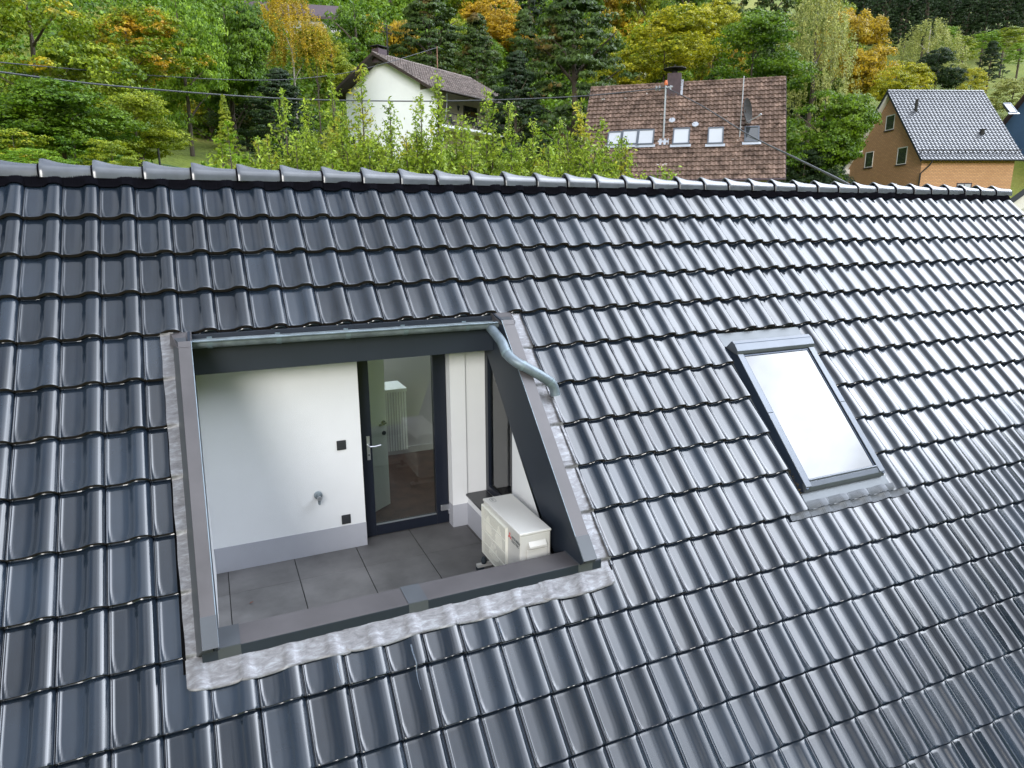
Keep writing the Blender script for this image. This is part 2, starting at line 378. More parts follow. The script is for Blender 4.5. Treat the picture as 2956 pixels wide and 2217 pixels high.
# far slope, with an unseen opening added to let sky light into the room
V, F, I = tile_field(-14, 49, 1, 3, W, RL * 6, lambda x, s, h: R3a(x, -0.26 - s, 0) * np.array([1, 1, 0]) + np.stack(np.broadcast_arrays(x * 0, h * sS, 0.095 * 2 - 0.0 + (-s - 0.13) * sS + h * cS + 0.0), -1), prof,
                  [0, .06, .4, .5, .63, .8, .95, 1], [0, .1, .2, .3, .4, .5, .6, .7, .8, .9, 1], tilt=0.01, holes=[(6.0, 18.0, .15, 1.35)])
np_obj('roof_back', V, F, M['tile'], house, smooth=True)
# walls of the storeys below
wl = MB()
wl.prism([(-3.7, -5.0, GZ), (-3.7, 5.2, GZ), (-3.7, 5.2, -5.35), (-3.7, 0.09, -0.12), (-3.7, -5.0, -5.5)], (0.3, 0, 0))
wl.prism([(13.25, -5.0, GZ), (13.25, 5.2, GZ), (13.25, 5.2, -5.35), (13.25, 0.09, -0.12), (13.25, -5.0, -5.5)], (0.3, 0, 0))
wl.box(-3.4, 13.25, -5.0, -4.7, GZ, -5.35); wl.box(-3.4, 13.25, 4.9, 5.2, GZ, -5.3)
wl.build('wall', M['stucco'], house)
# verge trim
vb = MB(); vb.box(49.0 * W, 49.0 * W + 0.02, -0.1, 18 * RL, -0.16, -0.005, fr=R3); vb.build('verge_board', M['anth'], house)

# ridge roll (pleated strip) and ridge tiles
xs = np.arange(-14 * W, 49 * W, 0.006)
rows = [(-0.11, 0.075, 0), (-0.04, 0.055, 0), (0.0, 0.035, .55), (0.03, 0.012, 1), (0.052, 0.008, 1)]
VV = []
pl = 0.0022 * np.sign(np.sin(xs * 2 * math.pi / 0.013))
for s_, h_, k_ in rows:
    hh = h_ + k_ * prof(xs / W, 0.1) + pl + 0.004 * np.sin(xs * 3.1)
    VV.append(R3a(xs, np.full_like(xs, s_ + (0.004 * np.sin(xs * 17) if s_ > .04 else 0)), hh))
np_obj('ridge_roll', np.concatenate(VV), grid_faces(len(rows), len(xs)), M['comb'], house)
RT = 1.4345 * W
APY, APZ = 0.089, 0.094
sec_n = 17
def ridge_tile(x0):
    st = [(0.0, 1.0, 1.0, 0.0), (0.004, 1.03, 1.0, 0.0), (0.03, 1.035, 1.0, 0.0), (0.06, 1.02, 0.82, 0), (0.10, 0.985, 0.58, 0), (0.15, 0.955, 0.34, 0), (0.21, 0.92, 0.16, 0), (0.28, 0.90, 0.05, 0), (0.36, 0.885, 0.0, 0), (RT + 0.03, 0.88, 0.0, 0)]
    vs = []
    for dx, sc_, pk, _ in st:
        for i in range(sec_n):
            a = -1 + 2 * i / (sec_n - 1)                       # -1 front .. 1 back
            # lower edge at |a|=1, rounded angular crown, keel pk at the collar end
            half = 0.120 * sc_; top = 0.078 * sc_
            ang = a * math.pi / 2
            y = half * math.copysign(abs(math.sin(ang)) ** 0.85, a) if a else 0
            z = -0.045 + (top + 0.045) * (math.cos(ang) ** 0.62)
            z += 0.038 * pk * max(0, 1 - abs(a) * 2.4)
            vs.append((x0 + dx, APY + y, APZ + z))
    n = sec_n; b = np.array(vs)
    f = grid_faces(len(st), n)
    inner = b[:n].copy(); inner[:, 1] = APY + (inner[:, 1] - APY) * 0.86; inner[:, 2] -= 0.014      # thick lip at collar
    V = np.concatenate([b, b[:n], inner, inner + np.array([0.07, 0, 0])]); f2 = grid_faces(3, n, base=len(b))
    return V, np.concatenate([f, f2[:, ::-1]])
Vs, Fs, bs = [], [], 0
i = -10
x = 0.42 * W + i * RT
while x < 13.55:
    V, F = ridge_tile(x); V = V + np.array([0, rng.normal(0, 0.0015), rng.normal(0, 0.0015)]); Vs.append(V); Fs.append(F + bs); bs += len(V); x += RT
nridge = sum(len(f) for f in Fs)
xq = 0.42 * W - 10 * RT
while xq < 13.55:
    ang_ = np.linspace(-1, 1, 15)
    def arc(k_, dx): return [(xq + dx, APY + .120 * k_ * math.copysign(abs(math.sin(a * math.pi / 2)) ** .85, a) if a else APY, APZ - .047 + (.078 * k_ + .045) * (max(0, math.cos(a * math.pi / 2)) ** .62)) for a in ang_]
    av = np.array(arc(.86, -.014) + arc(1.005, -.014) + arc(1.005, .02)); Vs.append(av); Fs.append(grid_faces(3, 15)[:, ::-1] + bs); bs += len(av)  # dark arcs standing in for the shaded gap under each collar
    xq += RT
Fs = np.concatenate(Fs); I = (np.arange(len(Fs)) >= nridge).astype(np.int32)
lipped(np_obj('ridge_tiles', np.concatenate(Vs), Fs, M['ridge'], house, smooth=True), I, M['comb'])

# ---- terrace -------------------------------------------------------
ZF = -3.527; YB = -0.95; YD = -0.80
tw = MB()
tw.box(1.0, 2.575, YB, YB + 0.30, ZF + 0.25, -1.30)                       # back wall left of door
tw.box(3.507, 3.672, -0.932, -0.60, ZF + 0.25, -1.30); tw.box(3.672, 3.9, -0.905, -0.60, ZF + 0.25, -1.25)                    # return right of door
tw.box(3.87, 4.1, -2.95, -0.60, ZF - .1, -3.40)
tw.build('terrace_wall', M['stucco'], house)
# side wall at the right (window opening Y -1.66..-0.915) trimmed under the cheek
sw = MB()
def zroof(y, h): # z of the roof plane offset h at given y
    s = -(y + h * sS) / cS; return -s * sS + h * cS
zt = lambda y: zroof(y, -0.375)
XW = 3.872
sw.prism([(XW, -2.93, ZF), (XW, -1.66, ZF), (XW, -1.66, zt(-1.66)), (XW, -2.93, max(ZF + .02, zt(-2.93)))], (0.25, 0, 0))
sw.prism([(XW, -1.66, ZF), (XW, -0.915, ZF), (XW, -0.915, -3.20), (XW, -1.66, -3.20)], (0.25, 0, 0))
sw.box(1.0, 1.165, -2.90, YB, ZF, -3.10)                                   # left wall, lower
sw.prism([(1.0, -2.86, -3.10), (1.0, YB, -3.10), (1.0, YB, -1.3), (1.0, -1.3, -1.52), (1.0, -2.86, -3.09)], (0.165, 0, 0))
sw.box(1.165, XW, -2.93, -2.80, ZF, -3.075)                                # inside of the parapet
sw.build('side_wall', M['stucco'], house)
ws = MB(); ws.box(3.672, XW, -1.72, -0.917, ZF, ZF + 0.335); ws.build('window_plinth', M['stucco'], house)
pb = MB()
pb.box(1.0, 2.578, YB - 0.004, YB + 0.30, ZF, ZF + 0.25)
pb.build('plinth_band', M['band'], house); pb = MB(); pb.box(3.504, 3.668, -0.936, -0.60, ZF, ZF + 0.25)
pb.box(3.668, 3.70, -1.724, -0.913, ZF, ZF + 0.255)
pb.build('plinth_band', M['band'], house); pb = MB(); pb.box(XW - .004, XW + .1, -2.8, -1.724, ZF, ZF + 0.25)
pb.build('plinth_band', M['band'], house)
sl = MB(); sl.box(3.655, XW + .02, -1.73, -0.921, -3.192, -3.170); sl.build('window_sill', M['sill'], house, bevel=0.002)
# floor slabs
fl = MB(); 
xj = [1.16, 1.265, 1.862, 2.459, 3.054, 3.651, 3.9]; yj = [-2.82, -2.585, -1.985, -1.386, -0.787, -0.6]
for a in range(len(xj) - 1):
    for b in range(len(yj) - 1):
        fl.box(xj[a] + .003, xj[a + 1] - .004, yj[b] + .001, yj[b + 1] - .001, ZF - .03, ZF)
fl.build('terrace_floor', M['slab'], house, bevel=0.001)
jb = MB(); jb.box(1.0, 4.0, -3.0, -0.6, ZF - .12, ZF - .012); jb.build('floor_bed', M['joint'], house)

# door
door = MB()
dz0, dz1 = ZF + 0.012, -1.34
xl, xr = 2.58, 3.503
door.box(xl, xl + .012, YD + .0, YD + .07, dz0, dz1)
door.box(xl + .012, xl + .128, YD - .012, YD + .06, dz0, dz1)
door.box(xr - .137, xr, YD - .012, YD + .06, dz0, dz1)
door.box(xl + .128, xr - .137, YD - .0115, YD + .059, dz0, dz0 + .112)
door.box(xl + .128, xr - .137, YD - .0115, YD + .059, dz1 - .12, dz1)
dr = door.build('terrace_door', M['frame'], house, bevel=0.004)
dg = MB(); dg.box(xl + .13, xr - .139, YD + .02, YD + .024, dz0 + .113, dz1 - .121); dg.build('door_glass', M['glass'], dr)
dd = MB(); dd.box(xl + .129, xr - .138, YD - .006, YD + .018, dz0 + .1125, dz0 + .118); dd.build('glazing_bead', M['steel'], dr)
hn = MB(); hy = YD - .012
hn.box(2.652, 2.684, hy - .012, hy, -2.675, -2.425)
hn.tube([(2.668, hy - .01, -2.52), (2.668, hy - .05, -2.52), (2.675, hy - .056, -2.521), (2.72, hy - .058, -2.525), (2.785, hy - .055, -2.518)], .009, 8)
hn.build('door_handle', M['steel'], dr, bevel=0.003)
kh = MB(); kh.tube([(2.668, hy - .0125, -2.62), (2.668, hy - .018, -2.62)], .009, 12); kh.build('lock', M['ink'], dr)
hg = MB(); hg.box(3.405, 3.512, hy - .03, hy, -3.36, -3.30); hg.box(3.488, 3.512, hy - .028, hy, -3.41, -3.36); hg.build('hinge', M['steel'], dr, bevel=0.004)

# room behind the door
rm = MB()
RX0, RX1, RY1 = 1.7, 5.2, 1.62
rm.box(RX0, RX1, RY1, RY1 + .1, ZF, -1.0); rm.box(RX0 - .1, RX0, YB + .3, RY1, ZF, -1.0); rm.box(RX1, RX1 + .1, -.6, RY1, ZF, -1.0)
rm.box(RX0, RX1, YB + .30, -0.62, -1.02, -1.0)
rm.build('room_wall', M['inner'], house)  # ceiling left out so sky light from the far slope falls in
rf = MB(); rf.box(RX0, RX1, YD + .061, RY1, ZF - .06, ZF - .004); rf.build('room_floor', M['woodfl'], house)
sk = MB(); sk.box(RX0, RX1, RY1 - .02, RY1 - .001, ZF, ZF + .09)
sk.build('skirting', M['acbody'], house)
idr = MB(); idr.prism([(2.42, -.52, ZF + .01), (3.04, -0.06, ZF + .01), (3.04, -0.06, -1.55), (2.42, -.52, -1.55)], (-.022, .032, 0)); ido = idr.build('inner_door', M['idoor'], house)
ih = MB(); ih.tube([(2.995, -.095, -2.52), (3.015, -.13, -2.52), (2.93, -.19, -2.52)], .011, 8); ih.tube([(2.99, -.10, -2.52), (3.0, -.115, -2.52)], .026, 12); ih.build('inner_door_handle', M['ink'], ido)
il = MB(); il.tube([(2.99, -.10, -2.64), (3.0, -.115, -2.64)], .024, 12); il.build('inner_door_lock', M['ink'], ido)
rd = MB(); rd.box(3.10, 3.52, .80, 1.25, -2.42, -2.38)
for q in range(12): rd.box(3.12 + q * .034, 3.138 + q * .034, .83, .85, -3.2, -2.42)
rd.build('radiator', M['idoor'], house)

# right-hand window in the niche
wf = MB(); wx = XW + .022
wy0, wy1, wz0, wz1 = -1.655, -0.919, -3.169, -1.36
wf.box(wx, wx + .06, wy1 - .075, wy1, wz0, wz1); wf.box(wx, wx + .06, wy0, wy0 + .075, wz0, zroof(wy0, -.14))
wf.box(wx + .0005, wx + .0595, wy0 + .075, wy1 - .075, wz0, wz0 + .07)
wfo = wf.build('niche_window', M['frame'], house, bevel=0.003)
wg = MB(); wg.prism([(wx + .03, wy0 + .076, wz0 + .071), (wx + .03, wy1 - .076, wz0 + .071), (wx + .03, wy1 - .076, zroof(wy1, -.16)), (wx + .03, wy0 + .076, zroof(wy0 + .076, -.16))], (.004, 0, 0)); wg.build('window_glass', M['wglass'], wfo)
wi = MB(); wi.prism([(XW + .085, -1.9, -3.25), (XW + .085, -.45, -3.25), (XW + .085, -.45, zroof(-.45, -.14)), (XW + .085, -1.9, zroof(-1.9, -.14))], (.01, 0, 0)); wi.build('pale_backing', M['idoor'], wfo)  # pale panel added behind the glass to lighten the window

# sockets and tap
for zc in (-2.435, -3.208):
    k = MB(); k.box(2.337, 2.425, YB - .012, YB - .0005, zc - .048, zc + .048); so = k.build('socket', M['socket'], house, bevel=.004)
    k = MB(); k.box(2.347, 2.415, YB - .0165, YB - .012, zc - .037, zc + .032); k.build('socket_lid', M['socket'], so, bevel=.003)
tp = MB(); tx, tz = 2.130, -2.908
tp.tube([(tx, YB, tz), (tx, YB - .012, tz), (tx, YB - .018, tz)], [.040, .040, .030], 18)
tp.tube([(tx, YB - .015, tz), (tx, YB - .06, tz)], .014, 10)
tp.tube([(tx, YB - .055, tz + .016), (tx, YB - .062, tz - .02), (tx, YB - .066, tz - .055), (tx, YB - .068, tz - .075)], [.013, .015, .014, .010], 10)
tap = tp.build('water_tap', M['zincd'], house, smooth=True)
th_ = MB(); th_.tube([(tx, YB - .06, tz), (tx, YB - .092, tz)], .009, 8); th_.tube([(tx, YB - .092, tz), (tx, YB - .104, tz)], .021, 10); th_.build('tap_handle', M['steel'], tap)

# fascia, soffit
fa = MB(); fa.box(1.165, XW - .001, -1.215, -1.195, -1.576, -1.235); fa.build('fascia', M['anth'], house, bevel=.002)
fs = MB(); fs.box(2.53, 2.57, -1.2175, -1.2145, -1.574, -1.24); fs.build('fascia_joint', M['anth'], house)
sf = MB(); sf.box(1.165, XW - .001, -1.195, -.60, -1.56, -1.545); sf.build('soffit', M['stucco'], house)
# upper strip behind the gutter (drip sheet)
ds = MB(); ds.box(1.165, XW, 1.60, 1.70, -.035, -.010, fr=R3); ds.build('drip_sheet', M['anth'], house)

# cheeks: sloping side claddings with caps
HC = 0.18
def cheek(xi, xo, sgn, name):
    t = MB()
    s0, s1, sh = 1.70, 4.262, 1.90
    t.prism([R3(xi, s0 - .35, -0.375), R3(xi, s1 - .09, -0.375), R3(xi, s1, -.15), R3(xi, s1, HC), R3(xi, sh, HC), R3(xi, s0 - .03, .012), R3(xi, s0 - .35, -.06)], (sgn * 0.02, 0, 0))
    o = t.build(name, M['anth'], house)
    # outer band leaning towards the tiles
    b = MB(); xf = xo + sgn * 0.055
    b.add([R3(xo, sh, HC), R3(xo, s1, HC), R3(xf, s1 + .0, .0), R3(xf, s0, .0), R3(xi + sgn * .03, sh, HC), R3(xi + sgn * .03, s1, HC), R3(xi + sgn * .03, s0, 0), R3(xi + sgn * .03, s1, 0)],
          [(0, 1, 2, 3), (4, 5, 1, 0), (5, 7, 2, 1), (4, 0, 3, 6)])
    b.build('outer_band', M['capband'], o)
    c = MB()
    lo, hi = min(xi - sgn * .006, xo), max(xi - sgn * .006, xo)
    c.box(lo, hi, sh - .004, s1 - .20, HC, HC + .006, fr=R3)
    c.build('cheek_cap', M['cap'], o, bevel=.002)
    c = MB()
    c.box(lo - .002, hi + .002, s1 - .205, s1 + .004, HC + .004, HC + .011, fr=R3)
    c.build('cap_end', M['capband'], o, bevel=.002)
    e = MB(); e.tube([R3(xi - sgn * .006, sh, HC + .004), R3(xi - sgn * .006, s1, HC + .004)], .004, 6); e.build('cap_edge', M['zinc'], o)
    return o
cheek(1.185, 1.097, -1, 'left_cheek_cladding')
cheek(XW, 3.985, 1, 'right_cheek_cladding')
hd = MB()
for a, b, c, d in ((1.02, 1.195, 1.09, 1.192), (XW - .012, 4.10, XW - .008, 3.99)):
    hd = MB(); hd.add([R3(a, 1.63, -.006), R3(b, 1.63, -.006), R3(d, 1.955, HC + .008), R3(c, 1.955, HC + .008), R3((a + c) / 2, 1.76, .06), R3((b + d) / 2, 1.76, .06), R3(a, 1.80, .01) , R3(b, 1.80, .01)], [(0, 1, 5, 4), (4, 5, 2, 3), (0, 4, 6), (1, 7, 5), (4, 3, 6), (5, 7, 2)])
    hd.build('cheek_head', M['cap'], house)

# parapet cap along the bottom
pc = MB(); zc = -3.03
pc.box(1.115, 4.01, -2.985, -2.74, zc - .012, zc)
pco = pc.build('parapet_cap', M['cap'], house, bevel=.002)
pf = MB(); pf.prism([(1.085, -2.988, zc - .003), (1.085, -2.975, zc - .003), (1.085, -2.975, -3.16), (1.085, -2.992, -3.16)], (2.99, 0, 0)); pf.build('parapet_front', M['anth'], pco, bevel=.002)
pi_ = MB(); pi_.box(1.165, XW - .002, -2.795, -2.745, -3.10, zc - .0125); pi_.build('parapet_lip', M['anth'], pco)
for a, b in ((2.455, 2.60), (1.18, 1.32), (3.86, 3.99)):
    k = MB(); k.box(a, b, -2.987, -2.738, zc + .001, zc + .0045); k.box(a, b, -2.991, -2.9885, -3.13, zc + .003); k.build('cap_joint', M['capband'], pco)

# lead flashing sheets
def lead_bottom(x0, x1, lift, seed):
    xs_ = np.linspace(x0, x1, int((x1 - x0) / 0.012) + 2); r_ = np.random.default_rng(seed)
    ph = r_.uniform(0, 6, 4)
    S_ = [4.268, 4.30, 4.34, 4.38, 4.42, 4.45, 4.470, 4.473]
    rr = []
    for n_, s_ in enumerate(S_):
        q = (s_ - 4.268) / 0.205
        edge = np.minimum(np.clip((xs_ - x0) / .07, 0, 1), np.clip((x1 - xs_) / .05, 0, 1))
        edge = np.sqrt(np.clip(1 - (1 - edge) ** 2, 0, 1))
        se = 4.268 + (s_ - 4.268) * (0.86 + 0.14 * edge) + q * 0.010 * np.sin(xs_ * 9 + ph[0])
        tt = (se / RL) % 1.0
        hb = prof(xs_ / W, tt) * .5 - 0.013 + 0.042 * tt + 0.024
        h = (1 - q ** 2) * 0.034 + q ** 2 * hb + 0.001 * np.sin(xs_ * 31 + ph[1] + q * 5) + lift
        t1_ = (se / RL) % 1.0; h = np.where(s_ > 4.31, np.maximum(h, prof(xs_ / W, t1_) - 0.013 + 0.042 * t1_ + .003 + lift), h)
        if n_ == len(S_) - 1: h = h - .005
        rr.append(R3a(xs_, se, h))
    return np_obj('lead_sheet', np.concatenate(rr), grid_faces(len(S_), len(xs_))[:, ::-1], M['lead'], fl_root, smooth=True)
fl_root = MB().box(1.04, 4.07, 4.262, 4.270, -.03, .008, fr=R3).build('flashing', M['lead'], house)
lead_bottom(.985, 1.32, .003, 1); lead_bottom(1.27, 2.02, .000, 2); lead_bottom(1.98, 2.78, .0025, 3); lead_bottom(2.74, 3.56, .000, 4); lead_bottom(3.5, 4.15, .003, 5)
def lead_side(xa, xb, xa2, xb2, s0, s1, lift, inner_h=.05):
    ss_ = np.linspace(s0, s1, int((s1 - s0) / .012) + 2); rr = []
    for q in np.linspace(0, 1, 6):
        w_ = (ss_ - 1.7) / (4.3 - 1.7)
        x_ = (xa + (xa2 - xa) * w_) * (1 - q) + (xb + (xb2 - xb) * w_) * q
        x_ = x_ + 0.0022 * np.sin(ss_ * 17) * (1 - q)
        tt = (ss_ / RL) % 1.0
        step = 0.030 * tt ** 1.0
        stepsm = np.where(tt < .04, .03 * (1 - tt / .04), step)
        h = 0.006 + stepsm * (1 - q * .7) + q * inner_h * .4 + lift + .0015 * np.sin(ss_ * 41)
        rr.append(R3a(x_, ss_, h))
    return np_obj('lead_sheet', np.concatenate(rr), grid_faces(6, len(ss_)), M['lead'], fl_root, smooth=True)
for n_, (a, b) in enumerate(((1.70, 2.40), (2.37, 3.2), (3.17, 4.30))):
    lead_side(0.965, 1.06, 0.99, 1.065, a, b, .004 * (n_ % 2) + .004)
for n_, (a, b) in enumerate(((1.715, 2.5), (2.47, 3.35), (3.32, 4.3))):
    lead_side(4.175 + (.03 if n_ else 0), 4.02, 4.195, 4.02, a, b, .004 * (n_ % 2) + .006)
ch = MB()
ch.box(4.17, 4.20, 1.68, 4.3, -.04, -.005, fr=R3)
ch.build('valley_gap', M['dark'], fl_root)

# gutter with brackets and downpipe
gx0, gx1 = 1.185, 3.885; gy, gz, gr = -1.298, -1.275, 0.062
pr = [(gy + gr * math.cos(a), gz + gr * math.sin(a)) for a in np.linspace(0.1, -math.pi, 13)]
prin = [(gy + (gr - .004) * math.cos(a), gz + (gr - .004) * math.sin(a)) for a in np.linspace(-math.pi, 0.1, 13)]
g = MB(); n_ = 26
poly = pr + prin
vs = [(gx0, y, z) for y, z in poly] + [(gx1, y, z - .012) for y, z in poly]
fs_ = [(i_, (i_ + 1) % n_, n_ + (i_ + 1) % n_, n_ + i_) for i_ in range(n_)]
for i_ in range(12): fs_ += [(i_, 25 - i_, 24 - i_, i_ + 1), (n_ + i_, n_ + i_ + 1, n_ + 24 - i_, n_ + 25 - i_)]
g.add(vs, fs_)
gut = g.build('gutter', M['zincd'], house, smooth=True)
g = MB(); g.tube([(gx0 - .005, gy - gr - .004, gz + .004), (gx1 + .005, gy - gr - .004, gz - .008)], .0105, 12); g.build('gutter_bead', M['zinc'], gut, smooth=True)
for xe in (gx0, gx1):
    e = MB(); e.prism([(xe, y, z - (0 if xe < 2 else .012)) for y, z in pr], (.004 if xe < 2 else -.004, 0, 0)); e.build('gutter_end', M['zinc'], gut)
for xb_ in (1.325, 1.86, 2.44, 2.96, 3.56):
    zo = -.012 * (xb_ - gx0) / (gx1 - gx0)
    k = MB(); a_ = np.linspace(0.3, -math.pi, 15)
    po = [(gy + (gr + .004) * math.cos(a), gz + zo + (gr + .004) * math.sin(a)) for a in a_]; pn = [(gy + (gr + .0005) * math.cos(a), gz + zo + (gr + .0005) * math.sin(a)) for a in a_[::-1]]
    pts = po + pn; nn = len(pts)
    k.add([(xb_ - .02, y, z) for y, z in pts] + [(xb_ + .02, y, z) for y, z in pts],
          [(i_, (i_ + 1) % nn, nn + (i_ + 1) % nn, nn + i_) for i_ in range(nn)] + [(i_, nn - 1 - i_, nn - 2 - i_, i_ + 1) for i_ in range(14)] + [(nn + i_, nn + i_ + 1, 2 * nn - 2 - i_, 2 * nn - 1 - i_) for i_ in range(14)])
    k.build('gutter_bracket', M['clip'], gut, smooth=True)
def smooth_path(P, n=8):
    P = [np.array(p, float) for p in P]; Q = [P[0]] + P + [P[-1]]; o = []
    for i_ in range(1, len(Q) - 2):
        for k_ in range(n):
            t = k_ / n; a, b, c, d = Q[i_ - 1], Q[i_], Q[i_ + 1], Q[i_ + 2]
            o.append(0.5 * ((2 * b) + (-a + c) * t + (2 * a - 5 * b + 4 * c - d) * t * t + (-a + 3 * b - 3 * c + d) * t ** 3))
    o.append(P[-1]); return o
pp = [(3.80, -1.315, -1.33), R3(3.80, 2.13, .17), R3(3.795, 2.28, .205), R3(3.84, 2.395, .232), R3(3.93, 2.47, .232), R3(4.06, 2.555, .20), R3(4.145, 2.60, .160), R3(4.19, 2.64, .115), R3(4.205, 2.70, .07)]
dpth = smooth_path(pp, 6)
d_ = MB(); d_.tube(dpth, .047, 20, caps=False)
d_.tube(dpth[::-1], .043, 20, caps=False)
dpo = d_.build('downpipe', M['zinc'], house, smooth=True)
for i_ in (12, 22, 36):
    k = MB(); a, b = dpth[i_], dpth[i_ + 1]; u_ = (b - a) / np.linalg.norm(b - a); k.tube([a - u_ * .012, a + u_ * .012], .0492, 20); k.build('pipe_collar', M['clip'], dpo, smooth=True)

# ---- roof window ---------------------------------------------------
wx0, wx1, ws0, ws1 = 6.495, 7.600, 2.325, 4.055
HB = .085
f = MB()
f.box(wx0, wx0 + .035, ws0, ws1, -.06, HB - .012, fr=R3); f.box(wx1 - .035, wx1, ws0, ws1, -.06, HB - .012, fr=R3)
f.box(wx0 + .035, wx1 - .035, ws0, ws0 + .03, -.06, HB - .012, fr=R3); f.box(wx0 + .035, wx1 - .035, ws1 - .03, ws1, -.06, HB - .03, fr=R3)
rw = f.build('roof_window', M['vdark'], house, bevel=.003)
f = MB()
f.box(wx0 - .004, wx0 + .072, ws0 + .15, 3.20, HB - .012, HB, fr=R3); f.box(wx0 - .004, wx0 + .072, 3.203, ws1 - .02, HB - .012, HB, fr=R3)
f.build('sash_frame', M['vframe'], rw, bevel=.003); f = MB(); f.box(wx1 - .072, wx1 + .004, ws0 + .15, 3.20, HB - .012, HB, fr=R3); f.box(wx1 - .072, wx1 + .004, 3.203, ws1 - .02, HB - .012, HB, fr=R3)
f.build('sash_frame', M['vframe'], rw, bevel=.003)
f = MB()
f.box(wx0 + .074, wx0 + .092, ws0 + .15, ws1 - .10, HB - .03, HB - .016, fr=R3); f.box(wx1 - .092, wx1 - .074, ws0 + .15, ws1 - .10, HB - .03, HB - .016, fr=R3)
f.box(wx0 + .074, wx1 - .074, ws0 + .155, ws0 + .175, HB - .03, HB - .013, fr=R3); f.build('inner_seal', M['vdark'], rw)
f = MB()
f.prism([R3(wx0 - .012, ws0 - .01, -.02), R3(wx0 - .012, ws0 - .01, HB + .02), R3(wx0 - .012, ws0 + .04, HB + .035), R3(wx0 - .012, ws0 + .13, HB + .028), R3(wx0 - .012, ws0 + .155, HB + .002), R3(wx0 - .012, ws0 + .155, HB - .01)], (wx1 - wx0 + .024, 0, 0))
f.build('top_hood', M['vframe'], rw, bevel=.004)
f = MB(); f.box(wx0 - .0, wx1 + .0, ws0 + .035, ws0 + .041, HB + .0345, HB + .0385, fr=R3); f.build('hood_seam', M['vdark'], rw)
f = MB(); f.tube([R3(wx0 + .075, ws1 - .085, HB - .010), R3(wx1 - .075, ws1 - .085, HB - .010)], .014, 12); f.build('bottom_bead', M['vframe'], rw, smooth=True)
f = MB(); f.prism([R3(wx0 - .004, ws1 - .07, HB - .005), R3(wx0 - .004, ws1 - .015, HB - .012), R3(wx0 - .004, ws1 + .012, HB - .045), R3(wx0 - .004, ws1 + .012, HB - .07), R3(wx0 - .004, ws1 - .07, HB - .03)], (wx1 - wx0 + .008, 0, 0)); f.build('bottom_rail', M['vframe'], rw, bevel=.004)
M['skyglass'] = mat('roof_glass', (0.02, 0.025, 0.03), 0.0, spec=.72); M['skyglass'].node_tree.nodes['Principled BSDF'].inputs['IOR'].default_value = 1.55
f = MB(); f.box(wx0 + .09, wx1 - .09, ws0 + .16, ws1 - .09, HB - .04, HB - .022, fr=R3); f.build('glass_pane', M['skyglass'], rw)
f = MB()
f.box(22.86 * W, 27.28 * W, 5.06 * RL, ws0 - .008, -.012, .002, fr=R3)                 # head sheet
f.box(wx0 - .055, wx0 - .001, ws0, ws1, -.05, -.035, fr=R3); f.box(wx1 + .001, wx1 + .05, ws0, ws1, -.05, -.035, fr=R3)
f.add([R3(wx0 - .035, ws1 + .01, .012), R3(wx1 + .06, ws1 + .01, .012), R3(wx1 + .12, 9.85 * RL, .02), R3(wx0 - .04, 9.85 * RL, .02)], [(0, 1, 2, 3)])
f.build('window_flashing', M['vflash'], rw)
xs_ = np.arange(22.15 * W, 28.1 * W, .0035); rr = []
S_ = [9.80, 9.86, 9.95, 10.02, 10.09, 10.15]
for q, v_ in enumerate(S_):
    tt = v_ % 1.0 if v_ >= 10 else 0
    base_ = prof(xs_ / W, 0.05) * (0.25 + .75 * min(1, q / 3)) + .016 + (0.012 if v_ < 10.0 else -.004)
    side = np.where((xs_ < 23.0 * W) | (xs_ > 27.4 * W), 1.0, 0.0)
    vv = np.where(side > 0, np.maximum(v_, 10.0 - .0 * q) if False else 9.98 + (v_ - 9.80) / .35 * .17, v_)
    rr.append(R3a(xs_, vv * RL + .003 * np.sin(xs_ * 20), np.where(side > 0, prof(xs_ / W, .05) + .012 - .004, base_) + .0022 * np.sin(xs_ * 2 * math.pi / .0135)))
np_obj('pleated_apron', np.concatenate(rr), grid_faces(len(S_), len(xs_))[:, ::-1], M['apron'], rw, smooth=True)

# ---- air conditioner outdoor unit (stands on the terrace floor) -----
ax0_, ax1_, ay0, ay1, az0, az1 = 3.50, 3.785, -2.645, -1.83, -3.405, -2.845
ac = thing('air_conditioner', 'cream outdoor air conditioning unit standing on the roof terrace floor by the side wall', 'air conditioner', (3.64, -2.24, ZF))
k = MB(); k.box(ax0_, ax1_, ay0, ay1, az0, az1 - .022); k.build('casing', M['acbody'], ac, bevel=.012)
k = MB(); k.box(ax0_ - .006, ax1_ + .006, ay0 - .006, ay1 + .006, az1 - .024, az1); k.build('top_cover', M['acbody'], ac, bevel=.010)
k = MB(); k.tube([(ax0_ - .001, -2.10, az0 + .275), (ax0_ - .003, -2.10, az0 + .275)], .232, 40); k.box(ax0_ - .0035, ax0_ - .0005, -2.375, -1.86, az0 + .05, az1 - .06); k.build('fan_opening', M['acdark'], ac)
k = MB(); gx = ax0_ - .022
for q in range(27):
    yy = -2.385 + q * .0205; k.box(gx - .002, gx + .002, yy - .0032, yy + .0032, az0 + .035, az1 - .05)
for q in range(5):
    zz_ = az0 + .035 + q * .118; k.box(gx - .004, gx + .001, -2.395, -1.845, zz_ - .005, zz_ + .005)
for yy in (-2.395, -1.845): k.box(gx - .003, ax0_ - .001, yy - .003, yy + .003, az0 + .03, az1 - .045)
k.box(gx - .003, ax0_ - .001, -2.395, -1.845, az1 - .05, az1 - .045)
k.build('fan_grille', M['grille'], ac)
k = MB()
